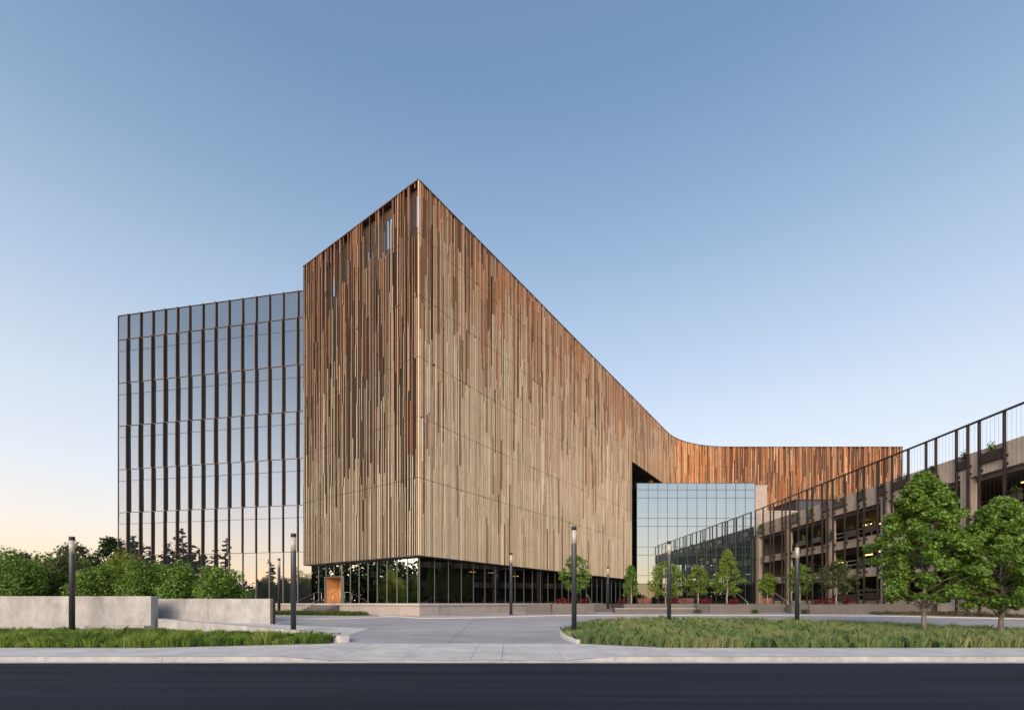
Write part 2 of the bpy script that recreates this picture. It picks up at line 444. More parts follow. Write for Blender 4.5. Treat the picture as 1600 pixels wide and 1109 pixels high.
# pale pavement along the building
BAND = [(-9.6, 33.0), (-7.4, 31.4), (-5.9, 29.9), (-2.5, 30.6), (3.2, 33.0), (13.8, 33.1), (22, 33.0), (26.9, 32.2), (33.0, 29.6), (35.5, 28.4), (35.5, 40), (30, 46), (9.5, 47), (-1, 42.5), (-6.5, 33.0)]
bm_ = MB(); bm_.prism(BAND, lambda x, y: gz(x, y) - 0.2, lambda x, y: gz(x, y) + 0.055)
tag(bm_.build('forecourt_paving', M['band']), kind='structure')
# left drive surface strip between wall and the building
lb = MB(); lb.prism([(-30, 30.2), (-19.8, 30.2), (-11.0, 29.6), (-8.2, 31.6), (-11.4, 32.25), (-19.8, 33.5), (-30, 34)], lambda x, y: gz(x, y) - 0.2, lambda x, y: gz(x, y) + 0.05)
tag(lb.build('forecourt_paving', M['band']), kind='structure')

# ------------------------------------------------------------------ copper-clad building
P0 = Vector((-6.55, 32.2))
TR = Vector((506, 718)).normalized(); NR = Vector((TR.y, -TR.x))
TL = Vector((-718, 506)).normalized(); TL = Vector((-1020, 718)).normalized(); NL = Vector((-TL.y, TL.x)) * 1.0
if NL.y > 0: NL = -NL
L1, RAD = 57.9, 17.6
TH0 = math.atan2(TR.y, TR.x)
LARC = RAD * TH0
P1 = P0 + TR * L1
CC = P1 + NR * RAD
XEND = 74.0
PB = CC + Vector((0, RAD))
LB = XEND - PB.x
LTOT = L1 + LARC + LB
def fr_path(u, d):
    if u <= L1: q = P0 + TR * u + NR * d
    elif u <= L1 + LARC:
        th = TH0 - (u - L1) / RAD; n = Vector((math.sin(th), -math.cos(th))); q = CC - n * (RAD - d)
    else: q = PB + Vector((u - L1 - LARC, 0)) + Vector((0, -d))
    return q
def fr_left(u, d): return P0 + TL * u + NL * d
LL = 14.4
ZB = [3.36, 8.79, 13.05, 17.24, 21.55, 25.85, 29.55]
UCUT, ZCUT, UB = 41.1, 20.3, 62.0

cop = empty('copper_clad_building', (P0.x, P0.y, -0.9))
tag(cop, 'tall office block clad in vertical copper and champagne slats, with sharp corner', 'building')
cop_inv = Matrix.Translation((-P0.x, -P0.y, 0.9))
def part(mb, name, m, parent=None, smooth=False):
    o = mb.build(name, m, parent or cop, smooth)
    if parent is None or parent is cop: o.matrix_parent_inverse = cop_inv
    return o
def par(o, root):
    o.parent = root
    o.matrix_parent_inverse = Matrix.Translation(-Vector(root.location))
    return o
PAL = {'champ': (0.67, 0.565, 0.405), 'pale': (0.76, 0.665, 0.505), 'tan': (0.56, 0.44, 0.31), 'bronze': (0.25, 0.15, 0.085), 'copper': (0.46, 0.225, 0.105), 'brown': (0.16, 0.082, 0.045), 'rose': (0.55, 0.365, 0.235), 'orange': (0.78, 0.31, 0.115), 'peach': (0.95, 0.58, 0.33)}
def pick(z, warm=0.0):
    if warm > 0.3:
        k = random.choice(('orange', 'orange', 'orange', 'copper', 'copper', 'bronze', 'peach', 'peach', 'rose'))
        return tuple(c * random.uniform(.92, 1.08) for c in PAL[k])
    t = (z - 4) / 24 + random.gauss(0, 0.13) + warm
    r = random.random()
    if t < 0.30: k = 'champ' if r < 0.55 else 'pale' if r < 0.76 else 'tan' if r < 0.95 else 'bronze'
    elif t < 0.55: k = 'champ' if r < 0.42 else 'tan' if r < 0.80 else 'bronze' if r < 0.90 else 'rose'
    elif t < 0.8: k = 'tan' if r < 0.45 else 'rose' if r < 0.72 else 'copper' if r < 0.84 else 'bronze' if r < 0.96 else 'brown'
    else: k = 'copper' if r < 0.42 else 'rose' if r < 0.65 else 'bronze' if r < 0.88 else 'brown'
    j = random.uniform(0.9, 1.1)
    return tuple(c * j for c in PAL[k])
slats = []       # (size, frame, u, width, depth0, depth1, z0, z1, colour)
WIN_L = [(0.15, 0.75, 26.7, 28.9), (3.0, 3.6, 26.5, 28.6), (5.6, 5.85, 25.9, 27.3), (8.6, 8.9, 26.2, 27.8), (10.3, 10.6, 25.6, 27.2), (12.4, 12.6, 25.2, 26.8), (1.2, 1.35, 27.0, 28.6), (3.9, 4.05, 26.0, 28.4)]
def columns(fr, length, pitch, side):
    tl = 0.16 if side == 'L' else 0.0       # the return face carries more of the dark copper tones
    u = 0.10
    while u < length - 0.05:
        w = random.choice((0.045, 0.05, 0.05, 0.055, 0.07)) if side == 'R' else random.choice((0.032, 0.035, 0.04, 0.045, 0.06))
        zlo = ZB[0]
        if side == 'R':
            if u > UB: zlo = 15.6
            elif u > UCUT: zlo = ZCUT
        back = side == 'R' and u > L1 + LARC * random.uniform(0.0, 0.35); curve = side == 'R' and u < L1 + LARC
        z = zlo + random.choice((0, 0, 0.0))
        brk = []
        zz = zlo
        while zz < 29.3:
            zz += random.uniform(2.2, 9.0); brk.append(zz)
        edges = sorted(set([zlo] + [b for b in brk if b < 29.2] + [q for q in ZB if q > zlo]))
        col = pick(zlo, 0.35 if back else tl); dep = random.uniform(0.05, 0.11); on = True
        for a, b_ in zip(edges, edges[1:]):
            if a in brk:
                col = pick(a, 0.35 if back else tl); dep = random.uniform(0.04, 0.12)
                on = random.random() > (0.05 if back and curve else 0.3 if back else (0.012 if side == 'R' else 0.25))
            if b_ - a < 0.12 or not on: continue
            if side == 'L' and any(w0 - 0.05 < u < w1 and b_ > z0 and a < z1 for w0, w1, z0, z1 in WIN_L): continue
            g0 = 0.02 if a in ZB[1:] else 0.0; g1 = 0.02 if b_ in ZB[1:-1] else 0.0
            c = fr(u, 0); Y = c.y
            px = math.hypot(*( (fr(u + 0.1, 0) - c))) / Y
            size = (b_ - a) * (w + dep * 0.5) / (Y * Y)
            slats.append((size, fr, u, w, dep, a + g0, b_ - g1, col))
        u += pitch * random.choice((0.85, 0.95, 1.0, 1.0, 1.1, 1.3)) * (1.3 if back and not curve else 1.0)
columns(fr_left, LL, 0.172, 'L')
columns(fr_path, LTOT, 0.155, 'R')
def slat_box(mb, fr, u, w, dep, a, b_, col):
    "a slat has an anodised face; the shade of its sides is put into the return colours"
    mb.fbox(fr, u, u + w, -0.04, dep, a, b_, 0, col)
    k = 0.21 if fr is fr_left else 0.8  # unlit side shade multiplied into the return colour, strongest on the left face
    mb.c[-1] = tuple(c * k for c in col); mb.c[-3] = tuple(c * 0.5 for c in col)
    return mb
slats.sort(key=lambda s: -s[0])
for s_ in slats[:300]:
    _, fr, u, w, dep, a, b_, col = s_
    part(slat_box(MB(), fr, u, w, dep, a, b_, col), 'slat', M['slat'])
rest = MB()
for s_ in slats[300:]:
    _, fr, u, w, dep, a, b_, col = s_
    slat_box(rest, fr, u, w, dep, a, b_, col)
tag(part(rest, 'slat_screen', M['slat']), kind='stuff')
# corner post and top cap
cp = MB(); c0 = P0
for a, b_ in zip(ZB, ZB[1:]): cp.add([(c0.x + NL.x * .02, c0.y + NL.y * .02, a + .02), (c0.x + NL.x * .09 + NR.x * .02, c0.y + NL.y * .09 + NR.y * .02, a + .02), (c0.x + NR.x * .09 + NL.x * .02, c0.y + NR.y * .09 + NL.y * .02, a + .02), (c0.x + .05, c0.y + .2, a + .02)] + [(c0.x + NL.x * .02, c0.y + NL.y * .02, b_ - .02), (c0.x + NL.x * .09 + NR.x * .02, c0.y + NL.y * .09 + NR.y * .02, b_ - .02), (c0.x + NR.x * .09 + NL.x * .02, c0.y + NR.y * .09 + NL.y * .02, b_ - .02), (c0.x + .05, c0.y + .2, b_ - .02)], BOXF, 0, PAL['rose'])
part(cp, 'corner_post', M['slat'])
# backing panels per storey band, set behind the slats
NSEG = 60
def strip(mb, fr, u0, u1, d, z0, z1, n):
    us = [lerp(u0, u1, i / n) for i in range(n + 1)]
    v = []
    for u in us:
        q = fr(u, d); v += [(q.x, q.y, z0), (q.x, q.y, z1)]
    mb.add(v, [(2 * i, 2 * i + 2, 2 * i + 3, 2 * i + 1) for i in range(n)])
    return mb
for i in range(6):
    a, b_ = ZB[i] + (0 if i == 0 else 0.015), ZB[i + 1] - 0.015
    m = MB(); m.fbox(fr_left, 0.30, LL, -0.42, -0.30, a, b_); part(m, 'backing_panel', M['backing'])
    m = MB()
    if b_ <= ZCUT: strip(m, fr_path, 0.3, UCUT, -0.30, a, b_, 1)
    elif a < ZCUT: strip(m, fr_path, 0.3, UCUT, -0.30, a, b_, 1); strip(m, fr_path, UCUT, UB, -0.30, ZCUT, b_, 12)
    else: strip(m, fr_path, 0.3, UB, -0.30, a, b_, NSEG)
    part(m, 'backing_panel', M['backing'])
    if i >= 2:
        m = MB(); strip(m, fr_path, UB, LTOT, -0.30, max(a, 15.6), b_, 40); part(m, 'backing_panel', M['rustback'])
for (w0, w1, z0, z1) in WIN_L:
    part(MB().fbox(fr_left, w0, w1, -0.29, -0.27, z0, z1), 'window_pane', M['glassL'])
cap = MB()
cap.fbox(fr_left, -0.05, LL, -0.45, 0.12, 29.53, 29.60)
for i in range(NSEG):
    u0, u1 = lerp(0.02, LTOT, i / NSEG), lerp(0.02, LTOT, (i + 1) / NSEG)
    cap.fbox(fr_path, u0, u1, -0.45, 0.12, 29.535, 29.605)
part(cap, 'parapet_cap', M['finedge'])
# core, roof, soffits, end walls
le = fr_left(LL, -0.5); core = MB()
roofpoly = [tuple(fr_left(u, -0.5)) for u in (LL, 0.5)] + [tuple(fr_path(lerp(0.5, LTOT, i / 40), -0.5)) for i in range(41)] + [(XEND, 112), (10, 112), (-12, 62)]
core.add([(x, y, 29.2) for x, y in roofpoly], [tuple(range(len(roofpoly)))])
part(core, 'roof', M['roofing'])
core = MB()
core.fbox(fr_left, LL - 0.02, LL + 0.1, -14, 0.02, 3.36, 29.5)               # end wall towards the glass wing
core.box(XEND - 0.1, XEND + 0.05, 87.1, 112, 3, 29.5)
core.box(10, XEND, 111.9, 112, 3, 29.5)
core.fbox(fr_path, UCUT - 0.12, UCUT - 0.02, -9, -0.02, -0.9, ZCUT)          # reveal of the big opening
part(core, 'core_wall', M['core'])
sf = MB()
q = [fr_path(lerp(UCUT, UB, i / 12), 0.0) for i in range(13)]; q2 = [fr_path(lerp(UCUT, UB, i / 12), -9.0) for i in range(12, -1, -1)]
pl = [(a.x, a.y) for a in q + q2]
sf.add([(x, y, ZCUT - 0.01) for x, y in pl], [tuple(range(len(pl)))])
for sgn, fr, u1 in ((1, fr_left, LL), (1, fr_path, UCUT)):
    sf.fbox(fr, 0.0 if fr is fr_path else 0.0, u1, -0.62, 0.0, 3.30 if fr is fr_path else 3.305, 3.352 if fr is fr_path else 3.348)
part(sf, 'soffit', M['soffit'])
strip_m = MB(); strip(strip_m, fr_path, UCUT, UB + 4, -9.0, -0.9, ZCUT, 10); part(strip_m, 'recess_wall', M['core'])
# lattice of the recess above the atrium roof: dark frames and glass
for k in range(9):
    u = UCUT + 0.8 + k * 1.5
    part(MB().fbox(fr_path, u, u + 0.10, -2.6, -2.4, 17.0, ZCUT), 'recess_post', M['steel'])
for k in range(8):
    u = UCUT + 0.9 + k * 1.5
    part(MB().fbox(fr_path, u + 0.01, u + 1.39, -2.52, -2.48, 16.5, ZCUT - 0.02), 'recess_pane', M['glassG'])

# ground floor: plinth, panes, mullions
GD = -0.55
def ground_floor(fr, u0, u1, mod, doors=()):
    u = u0; k = 0
    while u < u1 - 0.2:
        e_ = min(u + mod, u1)
        dr = any(a - 0.05 < (u + e_) / 2 < b_ + 0.05 for a, b_ in doors)
        if not dr:
            o = part(MB().fbox(fr, u + 0.03, e_ - 0.03, GD - 0.02, GD, 0.03, 3.30), 'window_pane', M['glassG'])
        part(MB().fbox(fr, u - 0.022, u + 0.022, GD - 0.03, GD + 0.03, 2.2 if dr and (u > doors[0][0] + .2) else 0.0, 3.30), 'mullion', M['mullion'])
        u = e_; k += 1
DOOR = (9.66, 11.92)
ground_floor(fr_left, 0.62, 14.3, 1.13, [DOOR])
ground_floor(fr_path, 0.62, UCUT - 0.2, 1.5)
part(MB().fbox(fr_left, DOOR[0] + .03, DOOR[1] - .03, GD - .02, GD + 0.002, 2.27, 3.29), 'window_pane', M['glassG'])
pl_ = MB(); pl_.fbox(fr_left, -0.06, LL + 1.5, -2.0, -0.02, -1.15, -0.16); part(pl_, 'plinth', M['plinth'])
pl_ = MB(); pl_.fbox(fr_left, -0.14, LL + 1.5, -2.0, 0.08, -0.157, 0.0); part(pl_, 'plinth_cap', M['plinthcap'])
pl_ = MB(); pl_.fbox(fr_path, 0.02, 31, -2.0, 0.0, -1.15, -0.162); part(pl_, 'plinth', M['plinth'])
pl_ = MB(); pl_.fbox(fr_path, -0.02, 31, -2.0, 0.09, -0.159, -0.002); part(pl_, 'plinth_cap', M['plinthcap'])
# dim rooms behind the ground-floor glass
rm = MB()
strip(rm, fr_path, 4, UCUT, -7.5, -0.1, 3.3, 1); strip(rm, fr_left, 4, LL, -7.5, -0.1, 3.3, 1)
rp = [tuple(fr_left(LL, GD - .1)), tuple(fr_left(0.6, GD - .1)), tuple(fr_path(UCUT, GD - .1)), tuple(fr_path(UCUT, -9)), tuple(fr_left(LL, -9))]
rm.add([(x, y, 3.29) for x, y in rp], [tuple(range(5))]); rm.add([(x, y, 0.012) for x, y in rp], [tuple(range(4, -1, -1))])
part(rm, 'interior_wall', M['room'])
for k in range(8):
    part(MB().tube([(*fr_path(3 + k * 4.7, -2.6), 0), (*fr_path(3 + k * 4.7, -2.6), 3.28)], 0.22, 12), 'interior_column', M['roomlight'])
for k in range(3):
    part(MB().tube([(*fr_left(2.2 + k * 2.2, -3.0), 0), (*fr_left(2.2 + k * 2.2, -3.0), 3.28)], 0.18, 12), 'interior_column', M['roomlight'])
# lit entrance alcove with its frame
al = MB()
al.fbox(fr_left, DOOR[0], DOOR[1], GD - 1.3, GD - 1.25, 0.0, 2.2); al.fbox(fr_left, DOOR[0], DOOR[0] + .04, GD - 1.25, GD - .05, 0.0, 2.2); al.fbox(fr_left, DOOR[1] - .04, DOOR[1], GD - 1.25, GD - .05, 0.0, 2.2)
al.fbox(fr_left, DOOR[0], DOOR[1], GD - 1.25, GD - .05, 2.16, 2.2)
part(al, 'entrance_alcove', M['wood'])
df = MB(); df.fbox(fr_left, DOOR[0] - .09, DOOR[0], GD - .06, GD + .12, 0, 2.26); df.fbox(fr_left, DOOR[1], DOOR[1] + .09, GD - .06, GD + .12, 0, 2.26); df.fbox(fr_left, DOOR[0], DOOR[1], GD - .06, GD + .12, 2.2, 2.26)
part(df, 'door_frame', M['mullion'])
al_l = bpy.data.lights.new('alcove_lamp', 'SPOT'); al_l.energy = 80; al_l.color = (1.0, 0.55, 0.2); al_l.spot_size = R(130); al_l.shadow_soft_size = 0.12; al_l.spot_blend = 0.6
alo = bpy.data.objects.new('alcove_lamp', al_l); COL.objects.link(alo); q = fr_left((DOOR[0] + DOOR[1]) / 2 - 0.2, GD - 0.85); alo.location = (q.x, q.y, 2.1); par(alo, cop)
part(MB().lathe([(0.07, 2.13), (0.07, 2.155)], 12, q.x, q.y), 'downlight', M['amber'])

# entrance steps with handrails
st = empty('entrance_steps', (*fr_left(10.9, 1.0), -0.9))
tag(st, 'concrete steps with metal handrails rising to the lit orange doorway', 'steps')
NS = 6
for k in range(NS):
    z1 = -0.0 - (k + 1) * 0.145
    par(MB().fbox(fr_left, 9.2, 12.7, 0.085 + k * 0.33, 0.085 + (k + 1) * 0.33 - 0.003, -1.25, z1).build('step', M['planter']), st)
for uu in (9.6, 12.3):
    h = MB(); pts = []
    for d_, z_ in ((-0.35, 0.0), (-0.35, 0.92), (0.15, 0.92), (2.15, 0.02), (2.15, -0.86)):
        q = fr_left(uu, d_); pts.append((q.x, q.y, z_))
    h.tube(pts, 0.025, 8)
    q = fr_left(uu, 0.35); h.tube([(q.x, q.y, -0.2), (q.x, q.y, 0.83)], 0.022, 8)
    par(h.build('handrail', M['rail'], smooth=True), st)

# ------------------------------------------------------------------ glass wing
G0 = Vector((-38.5, 45.0)); G1 = Vector((-19.0, 41.4)); TG = (G1 - G0).normalized(); NG = Vector((TG.y, -TG.x))
def fr_g(u, d): return G0 + TG * u + NG * d
def u_of(x):                                # where the sight line through photo column x meets the glass
    k = (x - CX) / F
    return (k * G0.y - G0.x) / (TG.x - k * TG.y)
FX = [201, 220.6, 239.7, 258.8, 278, 297, 317.7, 338, 358.4, 379.6, 400.8, 421.5, 443, 466]
FU = [u_of(x) for x in FX]
gw = empty('glass_office_wing', (G0.x, G0.y, -0.9))
tag(gw, 'mirrored glass office wing with tall dark vertical fins, reflecting the sunset', 'building')
ENDU = 22.4
EU = [0.0] + FU + [ENDU]
FLO = [4.63, 8.85, 13.05, 17.3, 21.5, 25.72, 28.1]
rows = [(0.0, 4.63)]
for a, b_ in zip(FLO[:-2], FLO[1:-1]): rows += [(a, b_ - 1.13), (b_ - 1.13, b_)]
rows.append((25.72, 28.1))
pm = {}
ang = math.atan2(TG.y, TG.x)
for (z0, z1) in rows:
    for i in range(len(EU) - 1):
        w, h = EU[i + 1] - EU[i], z1 - z0
        me = MB().box(-w / 2 + .02, w / 2 - .02, -0.015, 0.015, -h / 2 + .015, h / 2 - .015)
        o = me.build('pane', M['glassW'], gw)
        q = fr_g((EU[i] + EU[i + 1]) / 2, 0)
        o.location = Vector((q.x, q.y, (z0 + z1) / 2)) - gw.location
        o.rotation_euler = (R(random.gauss(0, 0.16)), 0, ang + R(random.gauss(0, 0.16)))
fd = {0: 0.17, 1: 0.215, 2: 0.225, 3: 0.225, 4: 0.19, 5: 0.13}
for j, u in enumerate(FU):
    for k in range(6):
        d = fd[k] * (1 if k > 0 or j < 8 else 0.6)
        s_ = 0.03 * (1 if (k % 2) else -1)
        z0, z1 = FLO[k] + 0.02, FLO[k + 1] - 0.02
        if k == 5: z1 += 0.05
        m = MB(); m.fbox(fr_g, u + s_ - 0.03, u + s_ + 0.03, 0.02, d, z0, z1); m.fbox(fr_g, u + s_ - 0.034, u + s_ + 0.034, d, d + 0.03, z0, z1, 1)
        par(m.build('fin', [M['fin'], M['finedge']]), gw)
    par(MB().fbox(fr_g, u - 0.03, u + 0.03, 0.017, 0.09 if j > 7 else 0.25, 0.0, FLO[0] - .02).build('mullion', M['mullion'] if j > 7 else M['fin']), gw)
for k, z in enumerate(FLO):
    par(MB().fbox(fr_g, -0.05, ENDU, 0.018, 0.07, z - 0.03, z + 0.01).build('floor_band', M['finedge']), gw)
    if 0 < k < 6: par(MB().fbox(fr_g, 0, ENDU, 0.017, 0.03, z - 1.15, z - 1.115).build('transom', M['fin']), gw)
m = MB(); m.fbox(fr_g, -0.08, 0.0, -16, 0.05, -0.9, 28.1); m.fbox(fr_g, 0.0, ENDU, -16, -15.9, -0.9, 28.1); m.fbox(fr_g, 0.0, ENDU, -0.3, -0.2, 0, 28.05)
par(m.build('side_wall', M['core']), gw)
par(MB().fbox(fr_g, 0, ENDU, -15.9, -0.02, 27.85, 28.05).build('roof', M['roofing']), gw)
par(MB().fbox(fr_g, -0.1, ENDU, -1.5, 0.10, -1.2, -0.16).build('plinth', M['plinth']), gw)
par(MB().fbox(fr_g, -0.1, ENDU, -1.5, 0.16, -0.157, -0.004).build('plinth_cap', M['plinthcap']), gw)

# ------------------------------------------------------------------ glass atrium
YA, XA0, XA1 = 69.2, 18.8, 36.6
def fr_a(u, d): return Vector((XA0 + u, YA - d))
at = empty('glass_atrium', (XA0, YA, -0.1))
tag(at, 'low flat-roofed glass atrium with square dark grid, mirroring the parking garage', 'building')
AZ = [-0.05, 2.95, 4.18, 7.26, 8.48, 11.57, 12.8, 15.83, 17.06, 18.05]
AXP = [133, 198, 253, 308, 364, 420, 476, 531, 586, 642, 697, 752, 808]
AU = [(lerp(0, XA1 - XA0, (p - 133) / 675)) for p in AXP]
for i in range(len(AU) - 1):
    for j in range(len(AZ) - 1):
        w, h = AU[i + 1] - AU[i], AZ[j + 1] - AZ[j]
        o = MB().box(-w / 2 + .025, w / 2 - .025, -.015, .015, -h / 2 + .025, h / 2 - .025).build('pane', M['glassA'] if j > 0 else M['glassG'], at)
        o.location = Vector((XA0 + (AU[i] + AU[i + 1]) / 2, YA, (AZ[j] + AZ[j + 1]) / 2)) - at.location
        o.rotation_euler = (R(random.gauss(0, 0.05)), 0, R(random.gauss(0, 0.05)))
for u in AU: par(MB().fbox(fr_a, u - .03, u + .03, -.1, .05, -.05, 18.05).build('mullion', M['darkmull']), at)
for z in AZ[1:]: par(MB().fbox(fr_a, 0.03, XA1 - XA0 - .03, -.1, .04, z - .03, z + .03).build('transom', M['darkmull']), at)
sidew = 5.5
for k in range(3):
    for j in range(len(AZ) - 1):
        par(MB().box(XA0 - .015, XA0 + .015, YA + .12 + k * sidew / 3, YA + .08 + (k + 1) * sidew / 3, AZ[j] + .03, AZ[j + 1] - .03).build('side_pane', M['glassA']), at)
for j, z in enumerate(AZ[1:]): par(MB().box(XA0 - .04, XA0 + .04, YA + .1, YA + sidew, z - .03, z + .03).build('transom', M['darkmull']), at)
par(MB().box(XA0 + .05, XA1, YA + .12, YA + 14, 17.85, 18.0).build('roof', M['roofing']), at)
m = MB(); m.box(XA0 + .1, XA1, YA + 9, YA + 9.2, -.1, 17.8); par(m.build('interior_wall', M['room']), at)
for z in AZ[2:8:2]: par(MB().box(XA0 + .2, XA1 - .1, YA + 1.2, YA + 9, z - .5, z).build('interior_floor', M['room']), at)
m = MB(); m.box(XA1 + .03, XA1 + 1.85, YA + .05, YA + 14, -.3, 17.6)
par(m.build('end_wall', M['plinth']), at)
par(MB().box(XA1 + .02, XA1 + 1.95, YA - .02, YA + 14, 17.6, 17.75).build('coping', M['plinthcap']), at)
rb = empty('rooftop_plant_enclosure', (49.6, 77, 10)); tag(rb, 'dark grey rooftop enclosure in front of the far copper slats', 'rooftop enclosure')
par(MB().box(46.7, 55.5, 75.5, 82, 4, 16.9).build('panel_wall', M['darkmull']), rb); par(MB().box(46.5, 55.7, 75.3, 82.2, 16.9, 17.05).build('lid', M['steel']), rb)
for k in range(5): par(MB().box(46.9 + k * 1.7, 48.5 + k * 1.7, 75.45, 75.5, 12, 16.8).build('panel', M['pole']), rb)
rc = empty('pale_link_block', (41, 73, 0)); tag(rc, 'pale concrete link block between the atrium and the parking garage', 'building')
par(MB().box(38.6, 45.5, 72.2, 80, -.5, 14.3).build('wall', M['plinth']), rc); par(MB().box(38.5, 45.6, 72.1, 80.1, 14.3, 14.5).build('coping', M['plinthcap']), rc)
par(MB().box(40.2, 44.8, 72.12, 72.2, 10.2, 11.3).build('window_pane', M['glassA']), rc)

# ------------------------------------------------------------------ parking garage
TGA = Vector((21.0, F)).normalized()
GA0 = Vector((36.7 - 69.2 * 21 / F, 0.0))
def fr_k(u, d): return GA0 + TGA * u + Vector((-TGA.y, TGA.x)) * d      # u grows with distance, d outward to the drive
def zu(x): return 24894.0 / (x - 821.0) / TGA.y
ga = empty('parking_garage', (*fr_k(48, 0), -0.9))
tag(ga, 'concrete parking garage with dark steel posts, hanging planters and cable screen', 'parking garage')
UG0, UG1 = 25.0, 68.8
GCOL = [27.8, 36.1, 44.3, 52.5, 60.9, 68.4]
POSTX = [1184, 1196.5, 1208, 1213, 1226.5, 1232, 1238.7, 1252.5, 1266, 1274.4, 1290, 1298, 1307, 1325.5, 1346, 1356, 1377.5, 1388, 1400, 1426, 1454, 1469.5, 1502, 1520, 1538, 1577.7]
PU = [zu(x) for x in POSTX] + [30.6, 28.4, 26.4]
for u in PU:
    m = MB(); m.fbox(fr_k, u - .06, u + .06, .30, .32, -1.3, 13.72); m.fbox(fr_k, u - .06, u + .06, .44, .46, -1.3, 13.72); m.fbox(fr_k, u - .02, u + .02, .32, .44, -1.3, 13.72)
    p_ = par(m.build('steel_post', M['rust']), ga)
    b2 = MB()
    for z in (10.6, 10.0, 6.5, 3.2): b2.fbox(fr_k, u - .04, u + .04, .05, .30, z - .05, z + .05); b2.fbox(fr_k, u - .09, u + .09, .17, .19, z - .09, z + .09)
    par(b2.build('bracket', M['rust']), ga)
m = MB(); m.fbox(fr_k, UG0, UG1, .30, .46, 13.72, 13.84)
par(m.build('top_rail', M['steel']), ga)
for i, u in enumerate(GCOL):
    par(MB().fbox(fr_k, u - .42, u + .42, -.5, .12, -1.3, 10.2).build('column', M['gconc']), ga)
bays = [UG0] + GCOL
LEV = [(-1.3, 0.35), (2.7, 3.6), (5.9, 6.8), (9.75, 11.6)]
for i in range(len(bays) - 1):
    a, b_ = bays[i], bays[i + 1]
    for (z0, z1) in LEV:
        n = 2 if z0 > -1 else 3
        for k in range(n):
            u0, u1 = lerp(a, b_, k / n), lerp(a, b_, (k + 1) / n)
            par(MB().fbox(fr_k, u0 + .012, u1 - .012, -.22 if z1 > 1 else -.3, (0.16 if z1 > 10 else .0), z0, z1).build('spandrel_panel', M['gconc']), ga)
for z in (0.3, 3.5, 6.7, 9.9):
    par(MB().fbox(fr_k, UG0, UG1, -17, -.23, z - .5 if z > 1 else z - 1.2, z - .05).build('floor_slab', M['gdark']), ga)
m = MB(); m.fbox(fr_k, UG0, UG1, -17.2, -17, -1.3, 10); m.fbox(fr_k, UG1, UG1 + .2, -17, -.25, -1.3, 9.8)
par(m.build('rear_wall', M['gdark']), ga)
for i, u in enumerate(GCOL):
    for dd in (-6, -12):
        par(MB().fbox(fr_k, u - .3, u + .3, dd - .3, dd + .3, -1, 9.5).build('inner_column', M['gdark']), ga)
cb = MB(); u = UG0 + .2
while u < UG1:
    cb.fbox(fr_k, u - .004, u + .004, .38, .388, -.2, 13.72); u += .30
tag(par(cb.build('cable_screen', M['steel']), ga), kind='stuff')
for z in (0.35, 3.55, 6.75):
    for i in range(len(bays) - 1):
        m = MB(); a, b_ = bays[i] + .5, bays[i + 1] - .5
        for zz in (0.55, 1.0): m.fbox(fr_k, a, b_, -.42, -.38, z + zz - .025, z + zz + .025)
        n = 4
        for k in range(n + 1):
            u = lerp(a, b_, k / n); m.fbox(fr_k, u - .03, u + .03, -.43, -.37, z - .05, z + 1.03)
        par(m.build('guard_rail', M['white'] if (i + int(z)) % 3 == 0 else M['rust']), ga)
for (x, y, dd) in ((1331, 819, -3.5), (1328, 862, -3.5), (1402, 793, -3.5), (1528, 754, -4), (1383, 838, -5), (1262, 852, -4), (1250, 880, -5), (1289, 868, -5), (1300, 822, -4), (1360, 862, -6), (1345, 905, -5), (1590, 748, -5), (1560, 745, -8)):
    u = zu(x) * 1.0; Z = fr_k(u, 0).y; z = iz(y, Z) * 1.02
    par(MB().fbox(fr_k, u - .55, u + .65, dd, dd + .14, z - .05, z + .05).build('ceiling_light', M['amber']), ga)

# ------------------------------------------------------------------ foliage tools
GREENS = {'maple': ((0.05, 0.115, 0.02), (0.25, 0.40, 0.07)), 'lime': ((0.11, 0.19, 0.028), (0.24, 0.34, 0.055)), 'hedge': ((0.065, 0.13, 0.022), (0.23, 0.35, 0.065)),
          'yellow': ((0.16, 0.2, 0.02), (0.26, 0.29, 0.035)), 'olive': ((0.06, 0.085, 0.03), (0.11, 0.13, 0.05)), 'dark': ((0.025, 0.045, 0.015), (0.05, 0.075, 0.025)),
          'red': ((0.11, 0.014, 0.018), (0.24, 0.032, 0.04)), 'box': ((0.06, 0.085, 0.03), (0.13, 0.15, 0.06)), 'conifer': ((0.02, 0.032, 0.014), (0.04, 0.055, 0.025)), 'amberleaf': ((0.22, 0.12, 0.02), (0.32, 0.2, 0.04))}
LEAF4 = np.array([(0, -.5), (.30, .02), (0, .5), (-.30, .02)])
LEAF7 = np.array([(0, -.5), (.22, -.18), (.5, -.02), (.2, .14), (0, .55), (-.2, .14), (-.5, -.02), (-.22, -.18)])
